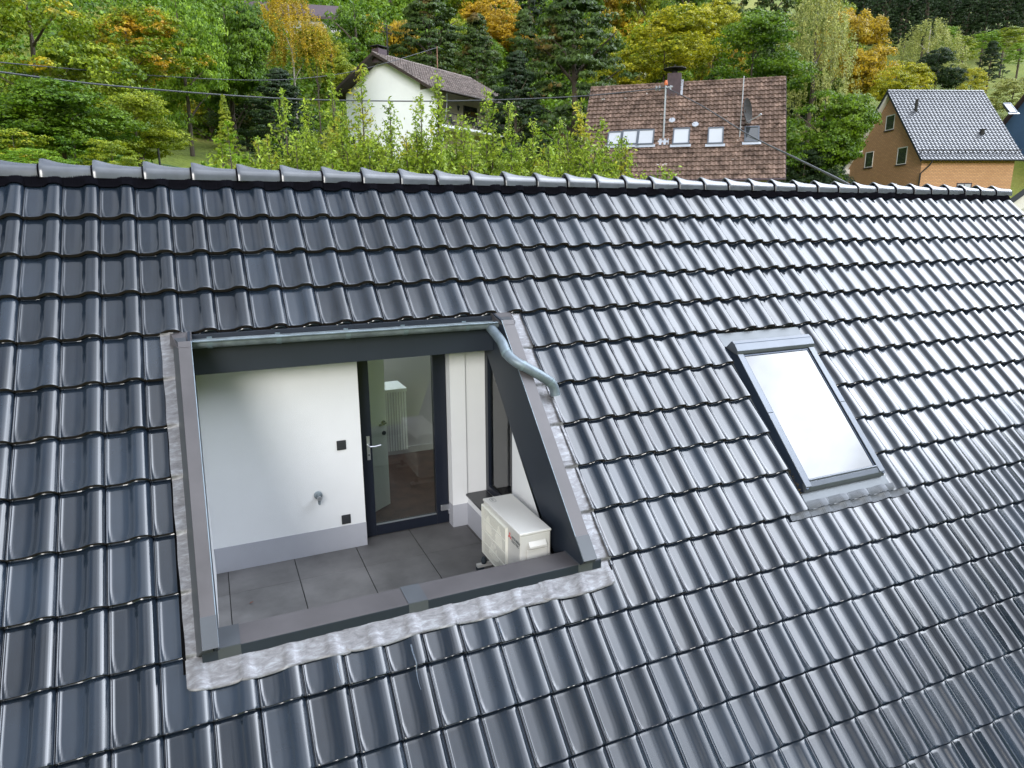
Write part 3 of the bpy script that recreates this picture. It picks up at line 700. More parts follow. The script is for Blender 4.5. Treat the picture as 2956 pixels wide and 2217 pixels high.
for q in range(3):
    aa = q * 2 * math.pi / 3
    for s_ in range(6):
        a0, a1 = aa + s_ * .18, aa + (s_ + 1) * .18
        k.add([(ax0_ - .006 - .002 * s_, -2.10 + r_ * math.cos(a_), az0 + .275 + r_ * math.sin(a_)) for r_, a_ in ((.05, a0), (.21, a0), (.21, a1), (.05, a1))], [(0, 1, 2, 3)])
k.build('fan', M['grille'], ac)
k = MB(); k.prism([(3.575, ay0 - .002, -2.93), (3.735, ay0 - .002, -2.93), (3.735, ay0 - .035, -2.965), (3.575, ay0 - .035, -2.965)], (0, 0, -.018))
k.box(3.575, 3.735, ay0 - .004, ay0 - .001, -3.0, -2.93); k.build('pipe_cover_grip', M['acbody'], ac, bevel=.006)
k = MB(); k.box(3.56, 3.75, ay0 - .014, ay0 - .001, -3.38, -3.0); k.build('side_cover', M['acbody'], ac, bevel=.006)
for yy in (-1.90, -2.56):
    k = MB(); k.box(3.40, 3.86, yy - .022, yy + .022, ZF + .035, ZF + .06); fo = k.build('mounting_rail', M['acbody'], ac)
    k = MB(); k.tube([(3.47, yy, ZF + .06), (3.47, yy, ZF + .085), (3.47, yy, az0)], [.022, .028, .018], 12); k.build('rubber_foot', M['rubber'], fo)
    k = MB(); k.box(3.40, 3.46, yy - .03, yy + .03, ZF, ZF + .034); k.build('floor_pad', M['rubber'], fo); k = MB(); k.box(3.80, 3.86, yy - .03, yy + .03, ZF, ZF + .034); k.build('floor_pad', M['rubber'], fo)
# maker's emblem: three red diamonds and lettering on the casing front
k = MB(); ex, ey, ez = ax0_ - .002, -2.440, -2.950
for ang in (90, 210, 330):
    a = math.radians(ang); R_ = .022; L_ = .044
    p0 = (0, 0); p1 = (R_ * math.cos(a - math.pi / 6), R_ * math.sin(a - math.pi / 6)); p2 = (L_ * .87 * math.cos(a), L_ * .87 * math.sin(a)); p3 = (R_ * math.cos(a + math.pi / 6), R_ * math.sin(a + math.pi / 6))
    k.prism([(ex, ey - q[0], ez + q[1]) for q in (p0, p1, p2, p3)], (.0015, 0, 0))
k.build('emblem', M['red'], ac)
def text_part(s_, size, origin, xdir, ydir, mt, parent, name, ext=.0006):
    cu = bpy.data.curves.new(name, 'FONT'); cu.body = s_; cu.size = size; cu.extrude = ext; cu.resolution_u = 2
    tmp = bpy.data.objects.new(name, cu); C.objects.link(tmp)
    dg_ = bpy.context.evaluated_depsgraph_get(); me = bpy.data.meshes.new_from_object(tmp.evaluated_get(dg_))
    bpy.data.objects.remove(tmp)
    x_ = Vector(xdir).normalized(); y_ = Vector(ydir).normalized(); z_ = x_.cross(y_)
    mm = Matrix((( x_[0], y_[0], z_[0], origin[0]), (x_[1], y_[1], z_[1], origin[1]), (x_[2], y_[2], z_[2], origin[2]), (0, 0, 0, 1)))
    me.transform(mm); me.materials.clear(); me.materials.append(mt); me.name = name
    return link(name, me, parent)
text_part('MITSUBISHI', .034, (ax0_ - .002, -2.478, -2.952), (0, -1, 0), (0, 0, 1), M['ink'], ac, 'lettering')
text_part('ELECTRIC', .034, (ax0_ - .002, -2.478, -2.986), (0, -1, 0), (0, 0, 1), M['ink'], ac, 'lettering')
k = MB()
for q in range(24):
    a0, a1 = q * math.pi / 12, (q + 1) * math.pi / 12
    def rr_(a, s_): return (3.565 + s_ * .026 * math.copysign(abs(math.cos(a)) ** .6, math.cos(a)), -1.905 + s_ * .045 * math.copysign(abs(math.sin(a)) ** .6, math.sin(a)), az1 + .0008)
    k.add([rr_(a0, 1), rr_(a1, 1), rr_(a1, .86), rr_(a0, .86)], [(0, 1, 2, 3)])
k.build('rating_mark', M['ink'], ac)
text_part('R32', .026, (3.556, -1.878, az1 + .0006), (0, -1, 0), (1, 0, 0), M['ink'], ac, 'lettering')



# ================================================================== LANDSCAPE
# terrain heights in polar form round the camera foot point
AZ = np.radians([-180, -120, -75, -40, -10, 12, 25, 33, 46, 60, 72, 84, 96, 115, 150, 180])
RR = np.array([0, 12, 25, 35, 45, 55, 65, 80, 100, 130, 180, 260, 400.])
T_ = {
 'low': [-9.2, -9.2, -9, -9, -8.5, -7, -5, -2, 2, 8, 18, 30, 42],
 'opp': [-9.2, -9.2, -9, -8, -2, 8, 20, 37, 52, 68, 88, 105, 115],
 'e12': [-9.2, -9.2, -8.5, -7.5, -6.5, -6, -5.5, -3, 0, 6, 15, 28, 50],
 'e25': [-9.2, -9, -8, -7, -5.5, -4, -2, 2, 8, 17, 35, 65, 100],
 'e33': [-9.2, -9, -8, -7, -5, -3, -1.5, 4, 12.5, 20, 40, 75, 110],
 'e46': [-9.2, -9, -7.5, -6, -4, -2, 0, 6, 14, 27, 50, 80, 110],
 'e60': [-9.2, -9, -7, -5, -3, -1, 1.5, 8, 18, 34, 52, 70, 90],
 'e72': [-9.2, -9, -6.5, -3, 0, 2, 4, 11, 22, 38, 58, 76, 95],
 'e84': [-9.2, -8.5, -4.5, -.5, 2.4, 4.0, 6.0, 14, 25, 41, 60, 78, 95],
 'e96': [-9.2, -8, -4, 0, 3.0, 5.5, 8.5, 17, 28, 44, 62, 80, 95],
}
TT = np.array([T_[k] for k in ('low', 'low', 'opp', 'opp', 'opp', 'e12', 'e25', 'e33', 'e46', 'e60', 'e72', 'e84', 'e96', 'e96', 'e12', 'low')])
def ground(x, y):
    dx, dy = x - CAM[0], y - CAM[1]; r = math.hypot(dx, dy); a = math.atan2(dy, dx)
    i = int(np.clip(np.searchsorted(AZ, a) - 1, 0, len(AZ) - 2)); t = (a - AZ[i]) / (AZ[i + 1] - AZ[i])
    return float((1 - t) * np.interp(r, RR, TT[i]) + t * np.interp(r, RR, TT[i + 1]))
na = 240; rs_ = np.concatenate([np.linspace(0, 130, 66), np.linspace(140, 420, 24)])
aa_ = np.linspace(-math.pi, math.pi, na + 1)
V = []
for r_ in rs_:
    for a_ in aa_:
        x_, y_ = CAM[0] + r_ * math.cos(a_), CAM[1] + r_ * math.sin(a_)
        V.append((x_, y_, ground(x_, y_) + (0.25 * math.sin(x_ * .31) * math.cos(y_ * .27) if r_ > 30 else 0)))
def make_grass():
    mt = mat('meadow', (0.09, 0.12, 0.02), 0.95); t = mt.node_tree; p = t.nodes['Principled BSDF']
    co = t.nodes.new('ShaderNodeTexCoord'); n = t.nodes.new('ShaderNodeTexNoise'); n.inputs['Scale'].default_value = 0.09; n.inputs['Detail'].default_value = 9; n.inputs['Roughness'].default_value = .7
    t.links.new(co.outputs['Object'], n.inputs['Vector']); r = t.nodes.new('ShaderNodeValToRGB'); e = r.color_ramp.elements
    e[0].position = .36; e[0].color = (0.055, 0.085, 0.012, 1); e[1].position = .62; e[1].color = (0.19, 0.20, 0.035, 1); q = e.new(.48); q.color = (0.13, 0.17, 0.015, 1)
    t.links.new(n.outputs[0], r.inputs[0]); t.links.new(r.outputs[0], p.inputs['Base Color'])
    n2_ = t.nodes.new('ShaderNodeTexNoise'); n2_.inputs['Scale'].default_value = 3; n2_.inputs['Detail'].default_value = 8; t.links.new(co.outputs['Object'], n2_.inputs['Vector'])
    b = t.nodes.new('ShaderNodeBump'); b.inputs['Distance'].default_value = .25; b.inputs['Strength'].default_value = .8; t.links.new(n2_.outputs[0], b.inputs['Height']); t.links.new(b.outputs[0], p.inputs['Normal'])
    return mt
M['grass'] = make_grass()
g = np_obj('ground', np.array(V), grid_faces(len(rs_), na + 1), M['grass'], smooth=True); g['kind'] = 'structure'

# ---------------------------------------------------------- foliage
LEAF = {
 'green': leaf_mat('leaf_green', (0.030, 0.10, 0.006), (0.15, 0.25, 0.010)),
 'bright': leaf_mat('leaf_bright', (0.07, 0.19, 0.010), (0.25, 0.37, 0.02)),
 'yelgreen': leaf_mat('leaf_yellow_green', (0.09, 0.17, 0.008), (0.33, 0.37, 0.02)),
 'yellow': leaf_mat('leaf_yellow', (0.16, 0.22, 0.010), (0.50, 0.45, 0.02)),
 'turning': leaf_mat('leaf_turning', (0.07, 0.16, 0.008), (0.28, 0.32, 0.012), patch=(0.50, 0.30, 0.02), pscale=1.3, pamt=0.42),
 'turning2': leaf_mat('leaf_turning_light', (0.06, 0.15, 0.008), (0.28, 0.33, 0.015), patch=(0.52, 0.38, 0.02), pscale=0.9, pamt=0.25),
 'gold': leaf_mat('leaf_gold', (0.22, 0.18, 0.012), (0.55, 0.38, 0.02)),
 'orange': leaf_mat('leaf_orange', (0.28, 0.19, 0.010), (0.58, 0.38, 0.02)),
 'pale': leaf_mat('leaf_pale', (0.16, 0.21, 0.045), (0.42, 0.43, 0.13)),
 'pine': leaf_mat('needle_pine', (0.022, 0.055, 0.010), (0.085, 0.14, 0.025), patch=(0.16, 0.11, 0.025), pscale=.8, pamt=0.15),
 'dark': leaf_mat('needle_dark', (0.010, 0.028, 0.010), (0.035, 0.07, 0.020)),
 'shoot': leaf_mat('leaf_shoot', (0.10, 0.20, 0.012), (0.36, 0.46, 0.045), patch=(0.46, 0.42, 0.04), pscale=.5, pamt=0.15),
}
M['bark'] = mat('bark', (0.075, 0.06, 0.045), 0.9, noise=(3, .4)); M['birchbark'] = mat('pale_bark', (0.42, 0.39, 0.35), 0.8, noise=(5, .5))

def leaf_quads(c, nrm_, size, asp=0.62):
    """c (n,3) centres, nrm_ (n,3) normals, size (n,) -> diamond quads"""
    n = len(c); nrm_ = nrm_ / (np.linalg.norm(nrm_, axis=1, keepdims=True) + 1e-9)
    r = rng.normal(size=(n, 3)); a = np.cross(nrm_, r); a /= (np.linalg.norm(a, axis=1, keepdims=True) + 1e-9); b = np.cross(nrm_, a)
    s = size[:, None]
    V = np.stack([c - a * s, c - b * s * asp + nrm_ * s * .12, c + a * s, c + b * s * asp + nrm_ * s * .12], 1).reshape(-1, 3)
    return V
def quads(V): return np.arange(len(V)).reshape(-1, 4)

def crown_mesh(kind, seed):
    """unit crown: radius about 1, from z=0 (lowest leaves) to z=2"""
    global rng
    rng = np.random.default_rng(seed); cs, ns, szs = [], [], []
    def clump(p, out_, rad, n, size, flat=.95):
        d = rng.normal(size=(n, 3)); d /= np.linalg.norm(d, axis=1, keepdims=True); d[:, 2] = np.abs(d[:, 2]) * .9 - .25
        q = p + d * rad * rng.uniform(.55, 1.05, (n, 1)) * np.array([1, 1, flat])
        cs.append(q); ns.append(d * .8 + out_ * .5 + rng.normal(size=(n, 3)) * .45); szs.append(size * rng.uniform(.6, 1.35, n))
    if kind in ('broad', 'dense', 'tall'):
        lob = [(np.array([0, 0, 1.05]), np.array([.62, .62, .85]))]
        for i in range(9):
            a = rng.uniform(0, 2 * math.pi); z = rng.uniform(.35, 1.5); rr = .52 * math.sqrt(max(.05, 1 - ((z - .9) / 1.05) ** 2))
            s_ = rng.uniform(.32, .52); lob.append((np.array([rr * math.cos(a), rr * math.sin(a), z]), np.array([s_, s_, s_ * .85])))
        ncl = {'broad': 300, 'dense': 380, 'tall': 300}[kind]
        for i in range(ncl):
            c, s_ = lob[rng.integers(len(lob))] if i > 40 else lob[0]
            d = rng.normal(size=3); d /= np.linalg.norm(d); d[2] = d[2] * .8 + .12
            p = c + d * s_ * rng.uniform(.72, 1.03); p[2] = max(.04, p[2])
            clump(p, d, rng.uniform(.09, .17), 88, .0215)
    elif kind == 'weeping':
        for i in range(300):
            a = rng.uniform(0, 2 * math.pi); z = rng.uniform(.55, 2.0); rr = .85 * math.sqrt(max(.02, 1 - ((z - .8) / 1.25) ** 2)) * rng.uniform(.35, 1)
            L_ = rng.uniform(.25, .6); n = 60; t = rng.uniform(0, 1, n)
            q = np.stack([rr * math.cos(a) + .06 * t * math.cos(a) + rng.normal(0, .02, n), rr * math.sin(a) + .06 * t * math.sin(a) + rng.normal(0, .02, n), z - t * L_], 1)
            q[:, 2] = np.maximum(q[:, 2], .02)
            cs.append(q); ns.append(rng.normal(size=(n, 3)) + np.array([math.cos(a), math.sin(a), .4])); szs.append(.017 * rng.uniform(.6, 1.3, n))
    elif kind == 'pine':
        for i in range(460):
            z = rng.uniform(.03, 1.98); rmax = 1.05 * (1 - (z / 2.05) ** 1.7) * (.75 + .25 * math.sin(z * 21)) + .05
            a = rng.uniform(0, 2 * math.pi); rr = rmax * rng.uniform(.55, 1.0)
            p = np.array([rr * math.cos(a), rr * math.sin(a), z]); d = np.array([math.cos(a), math.sin(a), .35])
            clump(p, d, rng.uniform(.07, .13), 64, .020, .5)
    elif kind == 'spruce':
        for i in range(420):
            z = rng.uniform(.02, 1.97) ; lay = (z * 9) % 1; rmax = .9 * (1 - z / 2.02) * (1.08 - .35 * lay) + .02
            a = rng.uniform(0, 2 * math.pi); rr = rmax * rng.uniform(.5, 1.0)
            p = np.array([rr * math.cos(a), rr * math.sin(a), z]); clump(p, np.array([math.cos(a), math.sin(a), .1]), rng.uniform(.05, .10), 24, .026, .45)
    elif kind == 'shrub':
        for i in range(170):
            a = rng.uniform(0, 2 * math.pi); z = rng.uniform(.05, 1.75) ; rr = .9 * math.sqrt(max(.03, 1 - (z / 2.0) ** 2)) * rng.uniform(.5, 1)
            p = np.array([rr * math.cos(a), rr * math.sin(a), z]); clump(p, np.array([math.cos(a), math.sin(a), .6]), rng.uniform(.10, .2), 80, .026)
    c = np.concatenate(cs); n_ = np.concatenate(ns); s_ = np.concatenate(szs)
    V = leaf_quads(c, n_, s_); F = quads(V)
    me = bpy.data.meshes.new('crown_' + kind); k = len(F)
    me.vertices.add(len(V)); me.vertices.foreach_set('co', V.astype(np.float32).ravel()); me.loops.add(k * 4); me.loops.foreach_set('vertex_index', F.astype(np.int32).ravel())
    me.polygons.add(k); me.polygons.foreach_set('loop_start', np.arange(k, dtype=np.int32) * 4); me.polygons.foreach_set('loop_total', np.full(k, 4, dtype=np.int32)); me.update(calc_edges=True)
    return me
def trunk_mesh(seed, kind='broad'):
    """unit trunk: z 0..1 trunk plus limbs reaching to z about 1.9 in crown units"""
    r_ = random.Random(seed); b = MB()
    b.tube([(0, 0, -1.2), (.01, 0, 0), (.03, .02, .6), (.0, .0, 1.2), (-.02, .02, 1.75)], [.075, .06, .045, .03, .010], 8)
    for i in range(9 if kind == 'broad' else 4):
        a = r_.uniform(0, 6.28); z = r_.uniform(.1, 1.2); l = r_.uniform(.4, .75)
        b.tube([(0, 0, z), (l * .5 * math.cos(a), l * .5 * math.sin(a), z + l * .35), (l * math.cos(a), l * math.sin(a), z + l * .6)], [.024, .015, .005], 5)
    me = bpy.data.meshes.new('trunk'); me.from_pydata(b.v, [], b.f); me.update(); return me
CR = {}
for kd, nv in (('broad', 3), ('dense', 3), ('tall', 2), ('weeping', 2), ('pine', 2), ('spruce', 2), ('shrub', 2)):
    CR[kd] = [crown_mesh(kd, 100 + 17 * i + len(kd)) for i in range(nv)]
TR = [trunk_mesh(5), trunk_mesh(9), trunk_mesh(13, 'thin')]
MESHC = {}
tcount = [0]
def tree(kind, leafk, xc, ytop, wpx, ybot, D, label, group=None, name=None, cat='tree', bark='bark'):
    """crown box in photo pixels (centre x, top, width, bottom) standing at distance D"""
    tcount[0] += 1; i = tcount[0]
    top = at(xc, ytop, D); dist = np.linalg.norm(top - CAM)
    depth = (top - CAM) @ BF
    rad = wpx / FPX * depth / 2 * 1.22
    bot = at(xc, ybot, D)[2]
    hgt = top[2] - bot
    gx, gy = top[0], top[1]; gz = ground(gx, gy)
    rz = (i * 2.399) % 6.28
    nm = name or {'pine': 'pine_tree', 'spruce': 'spruce_tree', 'weeping': 'birch_tree', 'shrub': 'shrub'}.get(kind, 'broadleaf_tree')
    root = thing(nm, label, cat, (gx, gy, min(gz, bot - .2)), rz, group)
    key = (kind, i % len(CR[kind]), leafk)
    if key not in MESHC:
        me = CR[kind][key[1]].copy(); me.materials.append(LEAF[leafk]); MESHC[key] = me
    co = bpy.data.objects.new('crown' if kind not in ('shrub',) else 'foliage', MESHC[key]); C.objects.link(co); co.parent = root
    zb = bot - root.location[2]
    co.location = (0, 0, zb); co.scale = (rad, rad, hgt / 2.0)
    tk = (i % 3, bark)
    if tk not in MESHC:
        me = TR[tk[0]].copy(); me.materials.append(M[bark]); MESHC[tk] = me
    to = bpy.data.objects.new('trunk' if kind != 'shrub' else 'stem', MESHC[tk]); C.objects.link(to); to.parent = root
    to.location = (0, 0, zb); sc_t = hgt / 2.0
    to.scale = (min(rad, sc_t) * .8, min(rad, sc_t) * .8, sc_t)
    if zb > 1.2 * sc_t:   # long bare stem below the crown
        to.location = (0, 0, zb * .0 + 1.2 * sc_t * (zb / (zb + .01))); to.scale[0] = to.scale[1] = to.scale[0] * .6; to.scale[2] = (zb + 1.7 * sc_t) / 2.95; to.location[2] = 1.2 * to.scale[2]
    return root

G1 = 'trees on the wooded slope behind the houses'
tree('broad', 'turning2', 60, -90, 470, 400, 40, 'big green and yellow leafed tree at the far left edge of the photo')
tree('broad', 'turning', 350, -10, 370, 330, 43, 'tree with orange patches in its green crown right of the far left tree')
tree('dense', 'green', 150, 215, 400, 500, 34, 'dark green bushy tree low at the left edge above the ridge tiles')
tree('dense', 'yelgreen', 375, 235, 250, 480, 37, 'yellow green bushy tree with twiggy middle left of the small lawn')
tree('tall', 'bright', 500, -60, 240, 430, 50, 'tall light green tree between the orange patched tree and the golden birch')
tree('broad', 'green', 640, -40, 250, 410, 54, 'leafy green tree behind the overhead wires left of the golden birch')
tree('tall', 'turning2', 590, 190, 240, 430, 60, 'lower tree with olive and rusty leaves behind the small conifer')
tree('weeping', 'gold', 830, -30, 230, 215, 57, 'golden brown birch with bare pale trunks in front of the pale building', bark='birchbark')
tree('tall', 'turning2', 745, -10, 120, 210, 75, 'thin rust tinged tree left of the golden birch before the pale building')
tree('tall', 'yellow', 905, 60, 110, 190, 58, 'small yellow leafed tree right beside the golden birch')
tree('pine', 'dark', 800, 200, 230, 470, 50, 'dark conifer behind the lawn left of the white gable house')
tree('dense', 'pine', 700, 250, 190, 440, 56, 'dark green tree behind the small lawn')
tree('dense', 'green', 1020, -40, 240, 330, 80, 'green tree directly behind the chimney of the white gable house')
tree('tall', 'yelgreen', 950, 60, 120, 300, 72, 'yellow green tree beside the left eave of the white gable house')
tree('pine', 'pine', 1235, -50, 280, 330, 86, 'dull brownish pine rising behind the ridge of the white gable house')
tree('broad', 'orange', 1430, -30, 200, 170, 100, 'orange leafed tree behind the two pines')
tree('pine', 'pine', 1375, 40, 190, 380, 80, 'narrow green pine behind the right end of the white gable house')
tree('pine', 'pine', 1660, -70, 420, 480, 58, 'big dark pine between the white gable house and the brown tiled house')
tree('pine', 'dark', 1490, 150, 210, 480, 54, 'dark pine with one dead brown branch by the balcony of the white house')
tree('broad', 'yellow', 1925, 5, 340, 300, 70, 'bright yellow tree behind the chimney of the brown tiled house')
tree('tall', 'yellow', 2070, -20, 190, 190, 82, 'yellow topped tree between the bright yellow tree and the round green tree')
tree('dense', 'green', 2185, 8, 300, 330, 66, 'round dense green tree behind the satellite dish house')
tree('weeping', 'pale', 2370, -50, 240, 370, 76, 'pale drooping birch right of the round green tree')
tree('dense', 'green', 2390, 240, 270, 590, 60, 'large green tree between the brown tiled house and the brick house')
tree('dense', 'dark', 2330, 400, 150, 580, 58, 'dark leafy bush beside the right edge of the brown tiled roof')
tree('broad', 'gold', 2490, -10, 220, 330, 86, 'golden brown tree above the gable of the brick house')
tree('broad', 'yellow', 2595, 165, 170, 330, 80, 'yellow tree just behind the peak of the brick house')
tree('weeping', 'pale', 2690, 55, 210, 270, 100, 'pale green birch on the slope above the brick house ridge', bark='birchbark')
tree('dense', 'dark', 2715, 130, 130, 275, 88, 'small dark pine behind the brick house ridge')
tree('shrub', 'yellow', 2812, 188, 85, 290, 92, 'bright yellow shrub behind the right end of the brick house ridge', cat='shrub')
tree('pine', 'dark', 2868, 118, 80, 235, 106, 'dark pointed conifer standing alone on the meadow slope')
tree('shrub', 'pale', 2935, 215, 130, 320, 96, 'pale grassy shrub on the meadow beside the dark red roof', cat='shrub')
tree('dense', 'dark', 2420, 470, 90, 600, 56, 'black green hedge bush beside the brick house gable', cat='shrub')
for n_, (x_, y_, w_, b_, D_, lk) in enumerate([(2780, 100, 90, 175, 112, 'yelgreen'), (2850, 85, 90, 150, 120, 'bright'), (2915, 75, 100, 140, 122, 'yelgreen'), (2745, 70, 60, 150, 116, 'bright'), (2950, 120, 80, 180, 116, 'bright'), (2770, 180, 70, 240, 104, 'pale')]):
    tree('shrub', lk, x_, y_, w_, b_, D_, ['round yellow green shrub lowest left on the upper meadow slope', 'light green shrub in the middle of the upper meadow slope', 'yellow green shrub near the right edge on the upper meadow', 'small light green shrub at the left rim of the upper meadow', 'light green shrub at the right edge of the photo on the meadow', 'pale shrub beside the lone dark conifer on the meadow'][n_], cat='shrub', group='shrubs dotted over the meadow slope')
# forest rim at the top right and filler trees between the front ones
RIM = ['first', 'second', 'third', 'fourth', 'fifth', 'sixth', 'seventh', 'eighth', 'ninth', 'tenth']
for n_, x_ in enumerate(range(2450, 3000, 60)):
    tree('spruce', 'dark', x_ + rng.uniform(-10, 10), -60 + rng.uniform(-30, 30), 130, (125 if x_ < 2640 else 105) + rng.uniform(-8, 8), 132, '%s dark spruce from the left in the front row of the top right forest' % RIM[n_], group='spruces of the forest edge at the top right')
for n_, x_ in enumerate(list(range(2420, 3060, 48)) + list(range(2440, 3060, 48))):
    tree('spruce', 'dark', x_ + rng.uniform(-12, 12), -190 + rng.uniform(-40, 30), 130, 60 + rng.uniform(-10, 10), 146 + (n_ % 3) * 8, 'dark spruce standing behind the front row of the forest edge at the top right', group='back rows of the dark spruce forest')
WHERE = ['beyond the far left edge', 'at the far left edge', 'above the far left tree', 'left of the orange patched tree', 'behind the orange patched tree', 'right of the orange patched tree', 'left of the golden birch', 'behind the golden birch', 'right of the golden birch',
         'above the white house eave', 'above the white house chimney', 'above the white house ridge', 'above the white house mast', 'behind the orange tree', 'left of the big dark pine', 'above the big dark pine', 'left of the yellow tree', 'above the brown house chimney', 'above the yellow topped tree', 'above the satellite dish', 'above the drooping birch', 'above the golden tree']
fk = ['green', 'turning2', 'pine', 'yelgreen', 'green', 'turning', 'bright', 'pine', 'green', 'gold', 'dark']
for row, (D_, y0_, hh) in enumerate([(112, -150, 330), (92, 20, 330), (72, 190, 300)]):
    for n_, x_ in enumerate(range(-120 if row < 2 else -60, 2440 if row < 2 else 980, 125)):
        if row == 2 and 560 < x_ < 1500: continue
        xx = x_ + rng.uniform(-35, 35)
        if row == 1 and 740 < xx < 940: continue
        lk = fk[(n_ * 5 + row * 3) % len(fk)]
        kd = 'pine' if lk in ('pine', 'dark') else ('dense', 'broad')[n_ % 2]
        cname = {'green': 'green', 'turning2': 'rust tinged green', 'pine': 'dull green', 'yelgreen': 'yellow green', 'turning': 'orange flecked', 'bright': 'light green', 'gold': 'golden', 'dark': 'blackish green'}[lk]
        near = WHERE[min(len(WHERE) - 1, max(0, int((x_ + 120) // 125)))]
        tree(kd, lk, xx, y0_ + rng.uniform(-40, 40), 190 + rng.uniform(-20, 30), y0_ + hh + 60, D_ + rng.uniform(-5, 5),
             '%s %s tree %s, half hidden' % (['uppermost', 'middle', 'lower'][row], cname, near), group='half hidden trees filling the wooded hillside')
# trees of the valley side opposite, behind the photographer (seen mirrored in the glazed tiles)
for n_ in range(26):
    a_ = math.radians(-78 + n_ * 3.4 + rng.uniform(-1, 1)); r_ = 66 + rng.uniform(-8, 14)
    x_, y_ = CAM[0] + r_ * math.cos(a_), CAM[1] + r_ * math.sin(a_); root = thing('broadleaf_tree', 'tree on the valley side behind the photographer, only mirrored in the roof', 'tree', (x_, y_, ground(x_, y_) - 1), n_, 'trees on the opposite valley side')
    key = ('dense', n_ % 3, 'green')
    if key not in MESHC: me = CR['dense'][key[1]].copy(); me.materials.append(LEAF['green']); MESHC[key] = me
    o = bpy.data.objects.new('crown', MESHC[key]); C.objects.link(o); o.parent = root; o.scale = (6, 6, 6); o.location = (0, 0, 2)

# low growth under the trees of the wooded slope: one mass nobody could count
rng = np.random.default_rng(77)
cs, ns, szs = [], [], []
HOUSE_XY = [((19.5, 51.5), 10.5), ((31, 33), 9), ((56, 30), 8.5), ((23, 60), 8)]
nb_ = 0
while nb_ < 5200:
    a_ = math.radians(rng.uniform(38, 106)); r_ = rng.uniform(40, 128) if rng.random() < .75 else rng.uniform(36, 60)
    deg = math.degrees(a_)
    x_, y_ = CAM[0] + r_ * math.cos(a_), CAM[1] + r_ * math.sin(a_)
    if any(math.hypot(x_ - p[0], y_ - p[1]) < q for p, q in HOUSE_XY): continue
    if 81 < deg < 94 and 30 < r_ < 60: continue
    if deg < 46 and r_ > 76: continue
    nb_ += 1; n = 48; fr_ = 1 + max(0, r_ - 55) / 50; R_ = rng.uniform(.8, 1.7) * fr_
    d = rng.normal(size=(n, 3)); d /= np.linalg.norm(d, axis=1, keepdims=True); d[:, 2] = np.abs(d[:, 2])
    z0 = ground(x_, y_)
    cs.append(np.array([x_, y_, z0]) + d * np.array([R_, R_, R_ * rng.uniform(.9, 2.0)]) * rng.uniform(.6, 1, (n, 1))); ns.append(d + rng.normal(size=(n, 3)) * .5); szs.append(rng.uniform(.08, .19, n) * fr_)
V = leaf_quads(np.concatenate(cs), np.concatenate(ns), np.concatenate(szs)); o = np_obj('undergrowth', V, quads(V), LEAF['green']); o['kind'] = 'stuff'
tag(o, 'low green undergrowth covering the wooded slope below the trees', 'undergrowth')

for n_, (x_, y_, w_, D_, lk, kd, lb) in enumerate([
    (30, 360, 240, 31, 'turning2', 'shrub', 'yellow green shrub at the bottom left edge just above the ridge tiles'),
    (200, 330, 260, 33, 'green', 'shrub', 'dark green shrub with arching branches above the third ridge tile from the left'),
    (315, 390, 170, 31, 'yelgreen', 'shrub', 'yellow green shrub left of the fence post on the lawn'),
    (90, 420, 220, 27, 'bright', 'shrub', 'light green shrub touching the ridge line near the left edge'),
    (480, 345, 130, 62, 'yelgreen', 'shrub', 'yellow green shrub at the back left corner of the lawn'),
    (585, 350, 130, 63, 'dark', 'shrub', 'dark shrub in the middle of the wood edge behind the lawn'),
    (690, 355, 140, 62, 'green', 'shrub', 'green shrub at the back right corner of the lawn'),
    (850, 395, 160, 38, 'dark', 'shrub', 'dark hedge behind the tall green shoots left of the white house'),
    ]):
    tree(kd, lk, x_, y_, w_, 540 if D_ < 50 else 455, D_, lb, cat='shrub')

# ---------------------------------------------------------------- houses behind
def brick_mat(name, c1, c2, mortar, scale=1.0):
    mt = mat(name, c1, 0.9); t = mt.node_tree; p = t.nodes['Principled BSDF']
    co = t.nodes.new('ShaderNodeTexCoord'); sx = t.nodes.new('ShaderNodeSeparateXYZ'); t.links.new(co.outputs['Object'], sx.inputs[0])
    ad = t.nodes.new('ShaderNodeMath'); ad.operation = 'ADD'; t.links.new(sx.outputs[0], ad.inputs[0]); t.links.new(sx.outputs[1], ad.inputs[1])
    cb = t.nodes.new('ShaderNodeCombineXYZ'); t.links.new(ad.outputs[0], cb.inputs[0]); t.links.new(sx.outputs[2], cb.inputs[1])
    b = t.nodes.new('ShaderNodeTexBrick'); b.inputs['Color1'].default_value = (*c1, 1); b.inputs['Color2'].default_value = (*c2, 1); b.inputs['Mortar'].default_value = (*mortar, 1)
    b.inputs['Scale'].default_value = scale; b.inputs['Brick Width'].default_value = .26; b.inputs['Row Height'].default_value = .10; b.inputs['Mortar Size'].default_value = .022
    t.links.new(cb.outputs[0], b.inputs['Vector']); t.links.new(b.outputs[0], p.inputs['Base Color']); return mt
M['brick'] = brick_mat('ochre_brick', (0.52, 0.275, 0.13), (0.64, 0.36, 0.18), (0.34, 0.21, 0.13))
M['browntile'] = mat('brown_roof_tile', (0.155, 0.108, 0.088), 0.9, spec=.15, noise=(1.6, 0.5), island=0.22)
